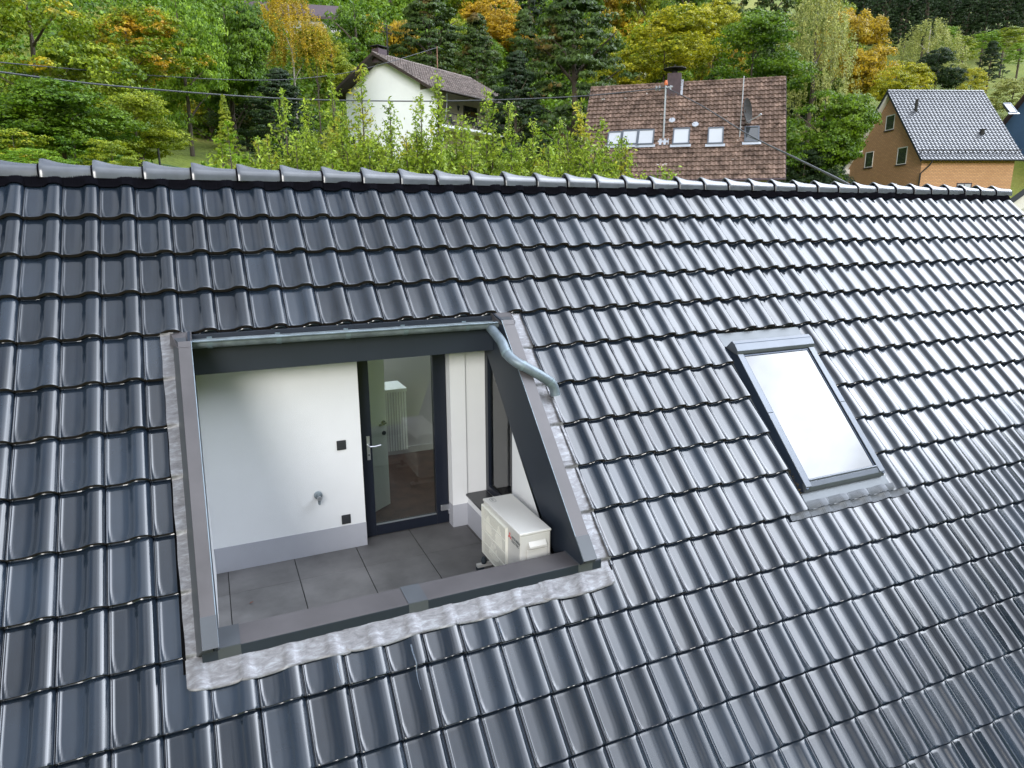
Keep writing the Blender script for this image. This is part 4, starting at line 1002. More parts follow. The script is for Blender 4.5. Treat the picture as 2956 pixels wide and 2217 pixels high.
def mossy():
    t = M['browntile'].node_tree; p = t.nodes['Principled BSDF']; src = p.inputs['Base Color'].links[0].from_socket
    co = t.nodes.new('ShaderNodeTexCoord'); n = t.nodes.new('ShaderNodeTexNoise'); n.inputs['Scale'].default_value = 2.6; n.inputs['Detail'].default_value = 10; n.inputs['Roughness'].default_value = .8
    t.links.new(co.outputs['Object'], n.inputs['Vector']); r = t.nodes.new('ShaderNodeMapRange'); r.inputs['From Min'].default_value = .54; r.inputs['From Max'].default_value = .62; t.links.new(n.outputs[0], r.inputs[0])
    m_ = t.nodes.new('ShaderNodeMix'); m_.data_type = 'RGBA'; t.links.new(r.outputs[0], m_.inputs[0]); t.links.new(src, m_.inputs[6]); m_.inputs[7].default_value = (.045, .03, .022, 1)
    n2_ = t.nodes.new('ShaderNodeTexNoise'); n2_.inputs['Scale'].default_value = 1.9; n2_.inputs['Detail'].default_value = 6; t.links.new(co.outputs['Object'], n2_.inputs['Vector'])
    r2 = t.nodes.new('ShaderNodeMapRange'); r2.inputs['From Min'].default_value = .70; r2.inputs['From Max'].default_value = .73; t.links.new(n2_.outputs[0], r2.inputs[0])
    m2 = t.nodes.new('ShaderNodeMix'); m2.data_type = 'RGBA'; t.links.new(r2.outputs[0], m2.inputs[0]); t.links.new(m_.outputs[2], m2.inputs[6]); m2.inputs[7].default_value = (.5, .5, .48, 1)
    t.links.new(m2.outputs[2], p.inputs['Base Color'])
mossy()
M['greytile'] = mat('grey_brown_roof_tile', (0.19, 0.16, 0.15), 0.85, noise=(2, 0.4), island=0.25)
M['redtile'] = mat('dark_red_roof_tile', (0.07, 0.035, 0.04), 0.5, noise=(2, 0.2), island=0.15)
M['blacktile'] = mat('black_gloss_tile', (0.07, 0.078, 0.095), 0.22, spec=1.0, island=0.15)
M['whitewall'] = mat('white_wall', (0.83, 0.88, 0.92), 0.9, noise=(.5, .05))
M['beige'] = mat('beige_wall', (0.62, 0.54, 0.43), 0.9, noise=(.6, .06))
M['blue'] = mat('blue_wall', (0.08, 0.16, 0.38), 0.8, noise=(.5, .08))
M['brownwood'] = mat('dark_brown_wood', (0.03, 0.02, 0.016), 0.7, noise=(4, .3))
M['white'] = mat('white_paint', (0.75, 0.74, 0.70), 0.6)
M['pane'] = mat('window_pane', (0.03, 0.035, 0.04), 0.06, spec=1.0)
M['paneb'] = mat('blind_behind_pane', (0.42, 0.45, 0.50), 0.2, spec=.8)
M['iron'] = mat('iron', (0.03, 0.03, 0.03), 0.7, spec=.2); M['rust'] = mat('rusty_pole', (0.22, 0.12, 0.08), 0.8, noise=(6, .3)); M['galv'] = mat('galvanised', (0.42, 0.45, 0.50), 0.45, metal=.5)
M['slate'] = mat('slate_cladding', (0.055, 0.035, 0.045), 0.7, noise=(5, .3)); M['redcap'] = mat('orange_cap', (0.55, 0.14, 0.05), 0.6)
M['siding'] = mat('white_siding', (0.60, 0.61, 0.58), 0.7); M['cable'] = mat('cable', (0.035, 0.04, 0.05), 0.6)

class House:
    def __init__(s, name, label, A, th, L, w1, h1, w2, h2, wallm, tilem, zg, og=.5, oe=.5, wall_in=None, tw=.30, tl=.36, amp=.045, trim='anth', cat='house', cols=None, rows=None):
        s.A = np.array(A); s.th = math.radians(th); s.L = L; s.w1, s.h1, s.w2, s.h2 = w1, h1, w2, h2; s.zg = zg; s.og = og
        c, d = math.cos(s.th), math.sin(s.th); s.ex = np.array([c, d, 0]); s.ey = np.array([-d, c, 0]); s.H = A[2] - zg
        s.root = thing(name, label, cat, (A[0], A[1], zg), s.th)
        H = s.H; t = .14
        yf = -(w1 - oe) if wall_in is None else -(w1 - wall_in); s.yf = yf; yb = w2 - oe
        k1, k2 = h1 / w1, h2 / w2; s.k1 = k1
        b = MB(); b.prism([(og, yf, 0), (og, yb, 0), (og, yb, H - t - k2 * yb), (og, 0, H - t), (og, yf, H - t + k1 * yf)], (L - 2 * og, 0, 0)); s.wall = b.build('wall', wallm, s.root, world=False)
        s.s1 = math.hypot(w1, h1); n1_ = np.array([0, -h1, w1]) / s.s1; d1 = np.array([0, -w1, -h1]) / s.s1
        s.n1 = n1_; s.d1 = d1
        nc = cols or int(round(L / tw)); nr = rows or int(round(s.s1 / tl)); s.tw, s.tl = L / nc, s.s1 / nr
        def fr(x, q, h): x, q, h = np.broadcast_arrays(x, q, h); return np.stack([x, d1[1] * q + n1_[1] * h, H + d1[2] * q + n1_[2] * h], -1)
        pf = lambda U, T: amp * np.sin(np.clip((U - .35) / .62, 0, 1) * math.pi) ** .8 * 1.0
        V, F, I = tile_field(0, nc, 1, nr + 1, s.tw, s.tl, fr, pf, [0, .2, .36, .45, .56, .68, .8, .9, .97, 1], [0, .96, 1], thick=.065 if tilem is not M['blacktile'] else .045, tilt=.075 if tilem is not M['blacktile'] else .045, jit=3.0 if tilem is not M['blacktile'] else 1.2, offs=0)
        s.roof = np_obj('roof', V, F, tilem, s.root, world=False)
        d2 = np.array([0, w2, -h2]); s.s2 = np.linalg.norm(d2); d2 /= s.s2; n2_ = np.array([0, h2, w2]) / s.s2
        b = MB(); p0 = np.array([0, 0, H])
        for dd, nn, ll in ((d1, n1_, s.s1), (d2, n2_, s.s2)):
            q0, q1 = p0, p0 + dd * ll
            b.prism([q0 - nn * .13, q1 - nn * .13, q1 - nn * .005 * (1 if dd is d1 else -12), q0 - nn * .005 * (1 if dd is d1 else -12)], (L, 0, 0))
        b.build('roof_slab', M[trim], s.root, world=False)
        # ridge tiles
        b = MB(); x = 0
        while x < L - .05:
            b.tube([(x, 0, H + .01), (min(x + .36, L), 0, H - .005)], [.115, .10], 8); x += .35
        b.build('ridge_tiles', tilem, s.root, world=False)
        # rake boards
        for xx in (-.03, L + .001):
            b = MB()
            b.prism([(xx, 0, H + .06), (xx, -w1, H - h1 + .06), (xx, -w1, H - h1 - .17), (xx, 0, H - .19)], (.03, 0, 0)); b.build('rake_board', M[trim], s.root, world=False)
            b = MB(); b.prism([(xx, 0, H + .06), (xx, w2, H - h2 + .06), (xx, w2, H - h2 - .17), (xx, 0, H - .19)], (.03, 0, 0)); b.build('rake_board', M[trim], s.root, world=False)
        g = MB(); g.tube([(-.02, -w1 - .07, H - h1 - .03), (L + .02, -w1 - .07, H - h1 - .04)], .075, 8); s.gut = g.build('gutter', M[trim], s.root, world=False)
    def loc(s, P): d = np.asarray(P) - np.array([s.A[0], s.A[1], s.zg]); return np.array([d @ s.ex, d @ s.ey, d[2]])
    def hit(s, px, py, plane):
        o = s.loc(CAM); r = ray(px, py); r = np.array([r @ s.ex, r @ s.ey, r[2]])
        if plane == 'gable': t = (s.og - o[0]) / r[0]
        elif plane == 'front': t = (s.yf - o[1]) / r[1]
        elif plane == 'roof': p0 = np.array([0, 0, s.H]); t = ((p0 - o) @ s.n1) / (r @ s.n1)
        else: t = (plane[1] - o[plane[0]]) / r[plane[0]]
        return o + r * t
    def window(s, px0, py0, px1, py1, plane, fm='white', pm='pane', sill=True, bars=(0, 0), fw=.07):
        a, b = s.hit(px0, (py0), plane), s.hit(px1, py1, plane)
        ax = 1 if plane == 'gable' else 0
        u0, u1 = sorted((a[ax], b[ax])); z0, z1 = sorted((a[2], b[2]))
        def bx(m_, u0, u1, z0, z1, d0, d1):
            if plane == 'gable': m_.box(s.og - d1, s.og - d0, u0, u1, z0, z1)
            else: m_.box(u0, u1, s.yf - d1, s.yf - d0, z0, z1)
        m_ = MB()
        bx(m_, u0, u0 + fw, z0, z1, -.05, .03); bx(m_, u1 - fw, u1, z0, z1, -.05, .03); bx(m_, u0 + fw, u1 - fw, z0, z0 + fw, -.05, .029); bx(m_, u0 + fw, u1 - fw, z1 - fw, z1, -.05, .029)
        for i in range(bars[0]): q = u0 + (u1 - u0) * (i + 1) / (bars[0] + 1); bx(m_, q - .025, q + .025, z0 + fw, z1 - fw, .012, .028)
        for i in range(bars[1]): q = z0 + (z1 - z0) * (i + 1) / (bars[1] + 1); bx(m_, u0 + fw, u1 - fw, q - .025, q + .025, .012, .027)
        w_ = m_.build('window', M[fm], s.root, world=False)
        m_ = MB(); bx(m_, u0 + fw, u1 - fw, z0 + fw, z1 - fw, -.02, .01); m_.build('pane', M[pm], w_, world=False)
        if sill: m_ = MB(); bx(m_, u0 - .06, u1 + .06, z0 - .06, z0 - .002, -.02, .09); m_.build('sill', M['slate'], w_, world=False)
        return w_
    def roof_window(s, x0, y0, x1, y1, pm='paneb'):
        a, b = s.hit(x0, y0, 'roof'), s.hit(x1, y1, 'roof'); p0 = np.array([0, 0, s.H])
        q0, q1 = sorted(((a - p0) @ s.d1, (b - p0) @ s.d1)); u0, u1 = sorted((a[0], b[0]))
        def fr(x, q, h): return p0 + np.array([x, 0, 0]) + s.d1 * q + s.n1 * h
        m_ = MB(); f = .085
        m_.box(u0, u0 + f, q0, q1, 0, .20, fr=fr); m_.box(u1 - f, u1, q0, q1, 0, .20, fr=fr); m_.box(u0 + f, u1 - f, q0, q0 + f, 0, .21, fr=fr); m_.box(u0 + f, u1 - f, q1 - f, q1, 0, .19, fr=fr)
        w_ = m_.build('roof_window', M['vframe'], s.root, world=False)
        m_ = MB(); m_.box(u0 + f, u1 - f, q0 + f, q1 - f, .10, .17, fr=fr); m_.build('pane', M[pm], w_, world=False)
        m_ = MB(); m_.box(u0 - .12, u1 + .12, q1, q1 + .22, .125, .14, fr=fr); m_.build('flashing', M['galv'], w_, world=False)
        return w_
    def pole(s, name, px0, py0, px1, py1, r, mt, plane='roof', top=None):
        """upright pole: foot at pixel (px1,py1) on the plane, top at height seen at py0"""
        a = s.hit(px1, py1, plane); o = s.loc(CAM); r_ = ray(px0, py0); r_ = np.array([r_ @ s.ex, r_ @ s.ey, r_[2]])
        t = math.hypot(a[0] - o[0], a[1] - o[1]) / math.hypot(r_[0], r_[1]); z = o[2] + r_[2] * t
        m_ = MB(); m_.tube([a, (a[0], a[1], z)], r, 8); p = m_.build(name, M[mt], s.root, world=False); return p, a, z

def gzr(x, y): return ground(x, y) - 1.0
# white gable house
wh = House('white_gable_house', 'white gabled house with dark wide eaves and a balcony, behind the green shoots', (15.8, 53.2, 13.35), 30.8, 13.2, 6.3, 3.36, 5.85, 2.85,
           M['whitewall'], M['greytile'], 2.5, og=1.3, oe=.9, wall_in=2.3, trim='brownwood', tw=.30, tl=.34, amp=.035)
b = MB(); fx = -(wh.w1 - .75)
b.box(wh.og - .01, wh.og + .35, fx, wh.yf, 0, wh.H - .16 + wh.k1 * fx - .02); b.build('balcony_end_wall', M['whitewall'], wh.root, world=False)
b = MB(); b.box(wh.og, wh.L - wh.og, wh.yf - .012, wh.yf - .001, 0, wh.H - .3 + wh.k1 * wh.yf); b.build('balcony_wall', M['beige'], wh.root, world=False)
wh.yf -= .012
zb_ = wh.hit(1310, 364, (1, fx))[2]
b = MB(); b.box(wh.og + .35, wh.L - wh.og, fx, wh.yf, zb_ - .2, zb_); b.build('balcony_floor', M['whitewall'], wh.root, world=False)
rl = MB(); x0_, x1_ = wh.og + .4, wh.L - wh.og
rl.tube([(x0_, fx + .05, zb_ + .98), (x1_, fx + .05, zb_ + .98)], .03, 6); rl.tube([(x0_, fx + .05, zb_ + .12), (x1_, fx + .05, zb_ + .12)], .02, 6)
x = x0_
while x < x1_:
    rl.tube([(x, fx + .05, zb_ + .12), (x, fx - .02, zb_ + .32), (x, fx + .08, zb_ + .6), (x, fx + .05, zb_ + .98)], .014, 4); x += .14
rl.build('balcony_railing', M['iron'], wh.root, world=False)
wh.window(1337, 304, 1377, 366, 'front', 'brownwood', 'pane', False, (1, 0)); wh.window(1416, 316, 1458, 372, 'front', 'brownwood', 'pane', False, (1, 0))
a = wh.hit(1318, 308, 'front'); lm_ = MB(); lm_.tube([(a[0], a[1] - .02, a[2] + .1), (a[0], a[1] - .18, a[2] + .16), (a[0], a[1] - .2, a[2] + .05)], .02, 6)
lm_.tube([(a[0], a[1] - .2, a[2] + .08), (a[0], a[1] - .2, a[2] + .0), (a[0], a[1] - .2, a[2] - .02), (a[0], a[1] - .2, a[2] - .35)], [.02, .17, .14, .06], 6); lm_.build('wall_lantern', M['iron'], wh.root, world=False)
wh.window(962, 398, 1030, 442, 'gable', 'white', 'pane', False, (3, 1)); wh.window(1036, 402, 1080, 448, 'gable', 'white', 'pane', False, (2, 1))
ch_ = MB(); c0 = wh.loc(at(1112, 150, 57)); ch_.box(.5, 1.5, -.2, .6, wh.H - .6, wh.H + .42); cho = ch_.build('chimney', M['slate'], wh.root, world=False)
ch_ = MB(); ch_.box(.35, 1.65, -.3, .7, wh.H + .60, wh.H + .66); 
for q in ((.55, -.1), (1.45, -.1), (.55, .5), (1.45, .5)): ch_.box(q[0] - .03, q[0] + .03, q[1] - .03, q[1] + .03, wh.H + .42, wh.H + .60)
ch_.build('chimney_plate', M['iron'], cho, world=False)
an = MB(); an.tube([(1.9, .1, wh.H - .3), (1.9, .1, wh.H + 2.5)], .055, 6)
for z_, l_ in ((2.45, .75), (2.2, .45), (1.9, .6)): an.tube([(1.9 - l_, .1, wh.H + z_), (1.9 + l_, .1, wh.H + z_)], .032, 5)
for q in range(5): an.tube([(1.5 + q * .2, -.35, wh.H + 1.9), (1.5 + q * .2, .5, wh.H + 1.9)], .012, 4)
an.build('aerial', M['iron'], wh.root, world=False)
_, pa, pz = wh.pole('service_mast', 1261, 134, 1263, 198, .05, 'rust')
WPOLE = np.array([wh.A[0], wh.A[1], wh.zg]) + wh.ex * pa[0] + wh.ey * pa[1] + np.array([0, 0, pz - .1])
b = MB(); b.tube([wh.hit(1292, 262, (1, -wh.w1 + .1)), wh.hit(1290, 300, (1, -wh.w1 + .9)), (wh.og + .1, fx - .05, 0)], .05, 8); b.build('downpipe', M['galv'], wh.root, world=False)
for n_, (x_, y_) in enumerate(((1308, 352), (1382, 362))):
    a = wh.hit(x_, y_, (1, wh.yf - .7)); t = thing('garden_chair', ['dark garden chair on the balcony under the wall lantern', 'dark garden chair on the balcony in front of the glass door'][n_], 'chair', tuple(np.array([wh.A[0], wh.A[1], wh.zg]) + wh.ex * a[0] + wh.ey * a[1] + np.array([0, 0, zb_])), wh.th, 'garden chairs on the balcony')
    k = MB(); k.box(-.25, .25, -.25, .25, .40, .45); k.build('seat', M['rubber'], t, world=False)
    k = MB(); k.add([(-.25 , .25, .45), (.25, .25, .45), (.27, .33, .80), (.15, .36, .95), (-.15, .36, .95), (-.27, .33, .80)], [(0, 1, 2, 3, 4, 5)]); k.build('backrest', M['rubber'], t, world=False)
    for sx in (-.22, .22):
        for sy in (-.22, .22): k = MB(); k.tube([(sx, sy, .40), (sx * 1.15, sy * 1.15, 0)], .02, 5); k.build('leg', M['rubber'], t, world=False)

# brown tiled house
br = House('brown_tiled_house', 'house with a large weathered brown tiled roof, roof windows, chimney and satellite dish', (27.69, 37.55, 8.85), -39.8, 12.98, 5.31, 6.71, 5.31, 6.71,
           M['beige'], M['browntile'], -3.5, og=.25, oe=.35, trim='slate', cols=45, rows=23, amp=.05)
for q in ((1757, 386, 1792, 423), (1798, 382, 1839, 421), (1844, 380, 1886, 421), (1944, 376, 1989, 420), (2044, 374, 2087, 419)): br.roof_window(*q)
br.roof_window(2149, 371, 2191, 413, 'pane')
a = br.hit(1924, 279, 'roof'); b_ = br.hit(1963, 277, 'roof')
cxx = (a[0] + b_[0]) / 2; wd = abs(b_[0] - a[0]) / 2 * 1.0
zc0 = a[2]; ztop = br.H + .55
k = MB(); k.box(cxx - wd, cxx + wd, a[1], a[1] + .95, zc0 - .6, ztop); cho = k.build('chimney', M['slate'], br.root, world=False)
k = MB(); k.tube([(cxx, a[1] + .45, ztop), (cxx, a[1] + .45, ztop + .30)], .2, 12); k.tube([(cxx, a[1] + .45, ztop + .30), (cxx, a[1] + .45, ztop + .35)], [.78, .76], 18); k.tube([(cxx, a[1] + .45, ztop + .35), (cxx, a[1] + .45, ztop + .6)], .05, 6); k.build('chimney_cowl', M['iron'], cho, world=False)
k = MB(); k.add([(cxx + wd + .01, a[1] - .12, zc0 + .02), (cxx + wd + .16, a[1] - .12, zc0 + .02), (cxx + wd + .16, a[1] + .8, zc0 + 1.19), (cxx + wd + .01, a[1] + .8, zc0 + 1.19)], [(0, 1, 2, 3)]); k.build('chimney_flashing', M['galv'], cho, world=False)
po, pa, pz = br.pole('service_mast', 1924, 246, 1915, 402, .06, 'galv')
k = MB(); k.tube([(pa[0], pa[1], pz), (pa[0], pa[1], pz + .12), (pa[0], pa[1], pz + .3)], [.10, .12, .07], 10); k.build('mast_cap', M['redcap'], po, world=False)
k = MB(); k.tube([(pa[0] - .65, pa[1], pz - .22), (pa[0] + .45, pa[1], pz - .10)], .05, 6)
for q in (-.6, -.4, .3): k.tube([(pa[0] + q, pa[1], pz - .3), (pa[0] + q, pa[1], pz - .02)], .06, 6)
k.build('insulator_arm', M['galv'], po, world=False)
k = MB(); f_ = br.hit(1915, 405, 'roof'); k.add([f_ + np.array([-.35, -.02, .1]), f_ + np.array([.35, -.02, .1]), f_ + np.array([.35, -.35, -.32]), f_ + np.array([-.35, -.35, -.32])], [(0, 1, 2, 3)]); k.build('mast_flashing', M['galv'], po, world=False)
BPOLE = np.array([br.A[0], br.A[1], br.zg]) + br.ex * pa[0] + br.ey * pa[1] + np.array([0, 0, pz - .15])
for q in ((1940, 350, 1945, 300), (2007, 362, 1960, 305)):
    f1 = br.hit(q[0], q[1], 'roof'); k = MB(); k.tube([f1 + br.n1 * .08, (pa[0], pa[1], pz - .9)], .012, 4); k.build('stay_wire', M['rust'], po, world=False)
    k = MB(); k.tube([f1 + br.n1 * .05, f1 + br.n1 * .12], .22, 7); k.build('stay_plate', M['galv'], po, world=False)
po, pa, pz = br.pole('aerial_pole', 2152, 219, 2135, 400, .035, 'galv')
ds_ = MB(); dc = np.array([pa[0] + .22, pa[1] - .12, br.hit(2152, 322, (1, pa[1]))[2]]); axd = np.array([.90, -.40, .12]); axd /= np.linalg.norm(axd)
ua = np.cross(axd, [0, 0, 1.]); ua /= np.linalg.norm(ua); va = np.cross(ua, axd); rings = []
for q in range(5):
    rr_q = .10 + q * .17; rings.append([dc + axd * (.30 * rr_q ** 2) + rr_q * (math.cos(t_) * ua * .92 + math.sin(t_) * va) for t_ in np.linspace(0, 2 * math.pi, 20, endpoint=False)])
ds_.add([p for r_ in rings for p in r_] + [p - axd * .02 for r_ in rings for p in r_], [(q * 20 + i_, q * 20 + (i_ + 1) % 20, q * 20 + 20 + (i_ + 1) % 20, q * 20 + 20 + i_) for q in range(4) for i_ in range(20)] + [(100 + q * 20 + i_, 100 + q * 20 + 20 + i_, 100 + q * 20 + 20 + (i_ + 1) % 20, 100 + q * 20 + (i_ + 1) % 20) for q in range(4) for i_ in range(20)])
dso = ds_.build('satellite_dish', M['iron'], br.root, world=False)
k = MB(); k.tube([dc - va * .7, dc + axd * .9 - va * .45], .025, 6); k.tube([dc + axd * .85 - va * .45, dc + axd * 1.0 - va * .38], .06, 8); k.build('feed_arm', M['galv'], dso, world=False)

# ochre brick house
bk = House('brick_house', 'ochre brick house with a steep glossy black tiled roof and three small gable windows', (51.51, 32.47, 9.48), -21.8, 7.71, 5.43, 5.56, 5.66, 5.41,
           M['brick'], M['blacktile'], -3.5, og=.35, oe=.45, trim='anth', cols=27, rows=24, amp=.06)
for q in ((2560, 335, 2580, 373), (2500, 440, 2518, 482), (2593, 427, 2615, 473), (2566, 531, 2584, 570)): bk.window(*q, 'gable', 'white', 'pane', True, fw=.065)
bk.window(2762, 528, 2800, 566, 'front', 'slate', 'paneb', True, (1, 0))
k = MB(); H_ = bk.H
k.prism([(.02, 0, H_ - .15), (.02, 5.6, H_ - 5.5), (.02, 5.6, H_ - 5.75), (.02, 0, H_ - .4)], (.33, 0, 0)); k.build('soffit', M['white'], bk.root, world=False)
for y_ in (3.45, 5.2): k = MB(); k.box(-.02, .36, y_ - .15, y_ + .35, H_ - .956 * y_ - .95, H_ - .956 * y_ - .55); k.build('purlin_end', M['white'], bk.root, world=False)
a = bk.hit(2692, 462, (1, bk.yf - .45)); k = MB(); k.tube([(a[0], -bk.w1 - .05, a[2]), (a[0] - .1, -bk.w1 + .1, a[2] - .35), (a[0] - .55, bk.yf - .1, a[2] - .9), (a[0] - .6, bk.yf - .1, 0)], .055, 8); k.build('downpipe', M['iron'], bk.root, world=False)
a = bk.hit(2643, 323, 'roof'); k = MB(); k.tube([a, a + np.array([0, 0, .9])], .11, 10); k.build('vent_pipe', M['iron'], bk.root, world=False)
a = bk.hit(2835, 388, 'roof'); k = MB(); k.tube([a, a + np.array([0, 0, .3]), a + np.array([.0, 0, .38])], [.16, .14, .2], 10); k.build('roof_vent', M['iron'], bk.root, world=False)
k = MB(); p0 = np.array([0, 0, H_]); q_ = bk.s1 - .75
for hh_ in (.16, .24): k.tube([p0 + bk.d1 * q_ + bk.n1 * hh_, p0 + bk.d1 * q_ + bk.n1 * hh_ + np.array([bk.L, 0, 0])], .022, 5)
x = .2
while x < bk.L: k.box(x, x + .05, q_ - .02, q_ + .02, 0, .26, fr=lambda a_, b_, c_: p0 + np.array([a_, 0, 0]) + bk.d1 * b_ + bk.n1 * c_); x += .55
k.build('snow_guard', M['iron'], bk.root, world=False)

# blue house at the right edge
Abl = at(3010, 205, 84)
bl = House('blue_house', 'blue house with dark red tiled roof, cut off by the right photo edge', tuple(Abl), -28, 11, 6.0, 4.7, 6.0, 4.7, M['blue'], M['redtile'], Abl[2] - 14, og=.4, oe=.5, trim='slate', tw=.3, tl=.36)
bl.roof_window(2892, 303, 2935, 329)
# white sided house near the right verge
q0 = at(2885, 612, 27); rtv = np.array([0.50, -0.866, 0])
sh = thing('sided_house', 'gable with white horizontal siding just beyond the right end of the ridge', 'house', (q0[0], q0[1], -7.5), math.atan2(rtv[1], rtv[0]))
z_ = q0[2] + 7.5
k = MB(); k.prism([(.25, 0, 0), (9, 0, 0), (9, 0, z_ + .1), (4.7, 0, z_ + 4.25), (.25, 0, z_ + .1)], (0, 8, 0)); k.build('wall', M['siding'], sh, world=False)
k = MB()
for i_ in range(60):
    zz_ = i_ * .16 + .1; xr_ = .25 + max(0, (zz_ - z_ - .1) / .93)
    if xr_ < 4.6: k.prism([(xr_ + .02, -.004, zz_), (xr_ + .02, -.03, zz_), (xr_ + .02, -.006, zz_ + .15)], (9 - 2 * xr_, 0, 0))
k.build('siding_boards', M['siding'], sh, world=False)
for nm_, o_, t_, mt_ in (('verge', 0, .22, 'anth'), ('barge_board', -.22, .42, 'white')):
    k = MB()
    for sgn, xb in ((1, 0), (-1, 9.3)):
        k.prism([(xb - sgn * .3, -.35 if nm_ == 'verge' else -.2, z_ + o_ - .1), (4.65, -.35 if nm_ == 'verge' else -.2, z_ + 4.6 + o_ - .0), (4.65, -.35 if nm_ == 'verge' else -.2, z_ + 4.6 + o_ - t_), (xb - sgn * .3, -.35 if nm_ == 'verge' else -.2, z_ + o_ - .1 - t_)], (0, 8.5 if nm_ == 'verge' else .15, 0))
    k.build(nm_, M[mt_], sh, world=False)
# pale building glimpsed through the birch
pb_ = at(850, 120, 92)
ph = thing('pale_building', 'pale multi storey building glimpsed between the trunks of the golden birch', 'building', (pb_[0], pb_[1], pb_[2] - 11.5), math.radians(-12))
M['palewall'] = mat('pale_wall', (0.50, 0.50, 0.50), 0.9, noise=(.4, .1)); k = MB(); k.box(-5.4, 5.4, 0, 8, 0, 14); k.build('wall', M['palewall'], ph, world=False)
k = MB(); k.prism([(-5.8, -.6, 14), (5.8, -.6, 14), (5.8, 4, 16.5), (-5.8, 4, 16.5)], (0, .0, .25)); k.build('roof', M['slate'], ph, world=False)
for r_ in range(4):
    for c_ in range(5): 
        k = MB(); k.box(-4.9 + c_ * 2.1, -3.8 + c_ * 2.1, -.05, .02, 1.5 + r_ * 3, 2.9 + r_ * 3); k.build('window', M['pane'], ph, world=False)

# overhead wires
def wire(pts, r, label):
    P = [np.array(p, float) for p in pts]; Q = smooth_path(P, 8); b = MB(); b.tube(Q, r, 6, r2=r); o = b.build('overhead_wire', M['cable'], None, smooth=True)
    tag(o, label, 'power line', 'overhead wires between the houses'); return o
wire([at(-60, 172, 34), at(0, 180, 35), at(300, 207, 39), at(500, 222, 42), at(700, 231, 46), at(850, 228, 49), at(1000, 210, 53), at(1120, 180, 56), WPOLE], .022, 'thin upper wire sagging from the left edge to the mast on the white gable house')
wire([at(-60, 200, 30), at(0, 208, 31), at(250, 240, 33), at(500, 263, 35), at(750, 281, 38), at(950, 289, 40), at(1240, 292, 43), at(1475, 287, 45), at(1700, 276, 47), BPOLE], .035, 'thick lower wire from the left edge to the mast on the brown roof')
wire([BPOLE, at(2020, 302, 42), at(2160, 388, 33), at(2300, 458, 24), at(2440, 528, 15.5), at(2520, 580, 12.6)], .028, 'dark cable dropping from the mast on the brown roof to behind the ridge')
# fence post and green netting on the lawn
fp = thing('garden_fence', 'dark fence post with sagging green netting on the lawn left of the small conifer', 'fence', tuple(at(462, 478, 36)))
k = MB(); k.tube([(0, 0, -1.5), (0, 0, .75)], .045, 8); k.build('post', M['iron'], fp, world=False)
M['net'] = mat('green_netting', (0.03, 0.12, 0.07), 0.7)
k = MB()
for i_ in range(19):
    x_ = i_ * .15; zt_ = .1 - .25 * math.sin(x_ / 2.7 * math.pi); k.tube([(x_, 0, zt_), (x_ + .1, 0, -.8)], .012, 4)
for q in range(5): k.tube([(0, 0, .08 - q * .2), (1.35, 0, -.16 - q * .17), (2.7, 0, .08 - q * .2)], .014, 4)
k.build('netting', M['net'], fp, world=False)

# ---------------------------------------------------------------- shrubs with upright shoots just behind the ridge
def shoot_bush(xc, ytop, wpx, D, label, n_st=8, seed=1, leafk='shoot', leaf=.043, droop=0.0, ybot=560, asp=.42, name='shrub', group='leafy shrubs growing up behind the ridge', dens=1.0):
    r_ = np.random.default_rng(seed); top = at(xc, ytop, D); depth = (top - CAM) @ BF; rad = wpx / FPX * depth / 2
    zb = at(xc, ybot, D)[2] - .6; gz = ground(top[0], top[1])
    root = thing(name, label, 'shrub', (top[0], top[1], gz), 0, group)
    stems = MB(); cs, ns, szs = [], [], []
    for i in range(n_st):
        a = r_.uniform(0, 2 * math.pi); rr = rad * math.sqrt(r_.uniform(0, 1)) * 1.0; 
        hfac = 1.0 if i == 0 else r_.uniform(.35, .93) * (1 - .30 * (rr / rad))
        ln_ = r_.normal(0, .12, 2); tip = np.array([rr * math.cos(a) * (0 if i == 0 else 1) + (0 if i == 0 else ln_[0]), rr * math.sin(a) * (0 if i == 0 else 1) + ln_[1], (zb - gz) + (top[2] - zb) * hfac])
        base = np.array([tip[0] * .25, tip[1] * .25, 0.]); mid = np.array([tip[0] * .8, tip[1] * .8, (zb - gz)])
        stems.tube([base, mid, tip], [.05, .03, .005], 5, caps=False)
        L_ = tip[2] - mid[2]; nb = int(max(6, L_ / .06) * dens)
        for j in range(nb):
            t = j / nb; p = mid + (tip - mid) * t; aa = r_.uniform(0, 2 * math.pi); bl_ = (.10 + .85 * (1 - t) ** .9) * r_.uniform(.45, 1.15)
            dv = np.array([math.cos(aa), math.sin(aa), 1.1 - droop]); dv /= np.linalg.norm(dv); e = p + dv * bl_
            if j % 3 == 0: stems.tube([p, e], [.008, .003], 3, caps=False)
            nl = int(8 + 38 * bl_); tt = r_.uniform(.1, 1, (nl, 1)); q = p + (e - p) * tt + r_.normal(0, .035, (nl, 3))
            cs.append(q); ns.append(r_.normal(size=(nl, 3)) + np.array([0, -.4, .7])); szs.append(leaf * r_.uniform(.6, 1.3, nl))
    V = leaf_quads(np.concatenate(cs), np.concatenate(ns), np.concatenate(szs), asp)
    np_obj('foliage', V, quads(V), LEAF[leafk], root, world=False); stems.build('stems', M['bark'], root, world=False)
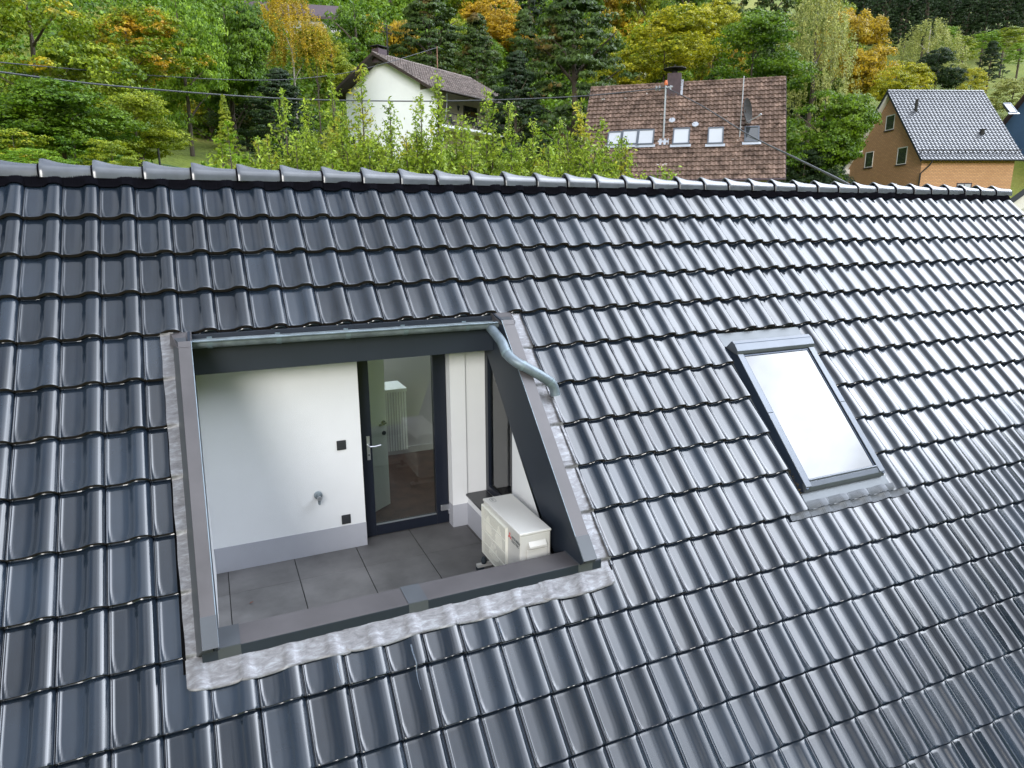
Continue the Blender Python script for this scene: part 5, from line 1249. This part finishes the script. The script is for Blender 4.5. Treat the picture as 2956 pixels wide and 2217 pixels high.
BU = [(745, 400, 130, 15.5, 'short bushy shrub right of the cherry sapling'), (815, 262, 120, 15, 'shrub with slim upright shoots left of the lattice windows'), (885, 290, 130, 16, 'shrub with slender tips in front of the left dark eave'),
      (955, 212, 130, 14.5, 'tall pointed shoots in front of the left end of the white gable'), (1040, 190, 120, 14, 'tallest shoots, reaching the roof edge before the white gable wall'), (1125, 292, 130, 15, 'low shoots in front of the middle of the white gable wall'),
      (1203, 280, 110, 14.5, 'rounded tip of shoots in front of the right part of the white gable wall'), (1262, 220, 100, 14, 'slim tall shoot at the right corner of the white gable wall'), (1330, 330, 120, 15.5, 'shoots in front of the balcony railing'),
      (1395, 268, 90, 15, 'slim shoot rising before the second balcony door'), (1465, 300, 110, 15, 'shoots in front of the right end of the balcony'), (1545, 345, 120, 15.5, 'shrub below the dead brown pine branch'),
      (1615, 345, 110, 15, 'shrub in front of the foot of the big dark pine'), (1680, 292, 130, 14, 'tall yellow green shoots at the left edge of the brown roof'), (1750, 345, 110, 14.5, 'shoots covering the leftmost roof window'),
      (1815, 430, 90, 14, 'low shoots in front of the lower left brown roof'), (1925, 492, 80, 13.5, 'small yellow tip peeping over the ridge before the brown roof')]
for i_, (x_, y_, w_, D_, lb) in enumerate(BU):
    shoot_bush(x_, y_, w_ * 1.5, D_, lb, n_st=15 if w_ > 100 else 11, seed=300 + i_)
for i_, x_ in enumerate(range(640, 1800, 105)):
    shoot_bush(x_, 425 - 14 * (i_ % 3), 200, 13.2 + (i_ % 3) * .5, 'dense lower part of the green hedge, %s' % ['right of the cherry sapling', 'below the lattice windows', 'under the left dark eave', 'before the foot of the tallest shoots', 'before the white gable wall', 'below the rounded tip', 'below the balcony corner', 'below the balcony railing', 'below the right end of the balcony', 'below the big dark pine', 'before the lower left brown roof', 'at the right end of the hedge'][min(i_, 11)], n_st=13, seed=500 + i_, leafk='shoot', ybot=600)
shoot_bush(655, 345, 190, 17, 'cherry sapling with large drooping leaves left of the hedge', n_st=6, seed=71, leafk='bright', leaf=.085, droop=1.0, asp=.34, name='cherry_tree', group=None, dens=.55)
tree('spruce', 'yelgreen', 642, 272, 110, 520, 24, 'small feathery conifer standing on the lawn behind the cherry sapling', name='thuja_tree')

# moss and dead needles caught beside the lower left corner of the roof window
rng = np.random.default_rng(5); n = 130
xx_ = rng.uniform(6.452, 6.492, n); q_ = rng.uniform(0, 1, n) ** 1.5; P = R3a(xx_, 4.09 - q_ * .30, rng.uniform(-.015, .012, n))
V = leaf_quads(P, rng.normal(size=(n, 3)), rng.uniform(.004, .011, n), .4); M['moss'] = leaf_mat('moss', (0.05, 0.06, 0.012), (0.17, 0.11, 0.04)); np_obj('moss', V, quads(V), M['moss'], rw)
lf = MB(); lp = np.array([1.43, -1.62, ZF + .006]); lf.add([lp + np.array(q) for q in ((-.022, 0, 0), (-.006, -.013, .006), (.02, -.004, .012), (.004, .012, .004))], [(0, 1, 2, 3)])
M['dry'] = mat('dry_leaf', (0.16, 0.05, 0.025), 0.8); tag(lf.build('fallen_leaf', M['dry']), 'small red brown leaf lying on the terrace floor slabs', 'leaf')
# water stains running down the tiles below the lead apron
M['stain'] = mat('lime_stain', (0.085, 0.11, 0.15), 0.5, noise=(60, .5))
rs2 = np.random.default_rng(3)
for x_ in (1.905, 2.42, 3.10):
    l_ = rs2.uniform(.10, .36); ss2 = np.linspace(4.52, 4.52 + l_, 14); w2 = .006 * (1 - np.linspace(0, 1, 14) ** 2 * .8) * rs2.uniform(.5, 1.1); tt2 = (ss2 / RL) % 1.0
    ca = x_ + .003 * np.sin(ss2 * 30)
    VV = [R3a(ca + sg * w2, ss2, prof((ca + sg * w2) / W % 1.0, tt2) - 0.013 + 0.042 * tt2 + .0025) for sg in (-1, 1)]
    np_obj('lime_stain', np.concatenate(VV), grid_faces(2, 14), M['stain'], roof)
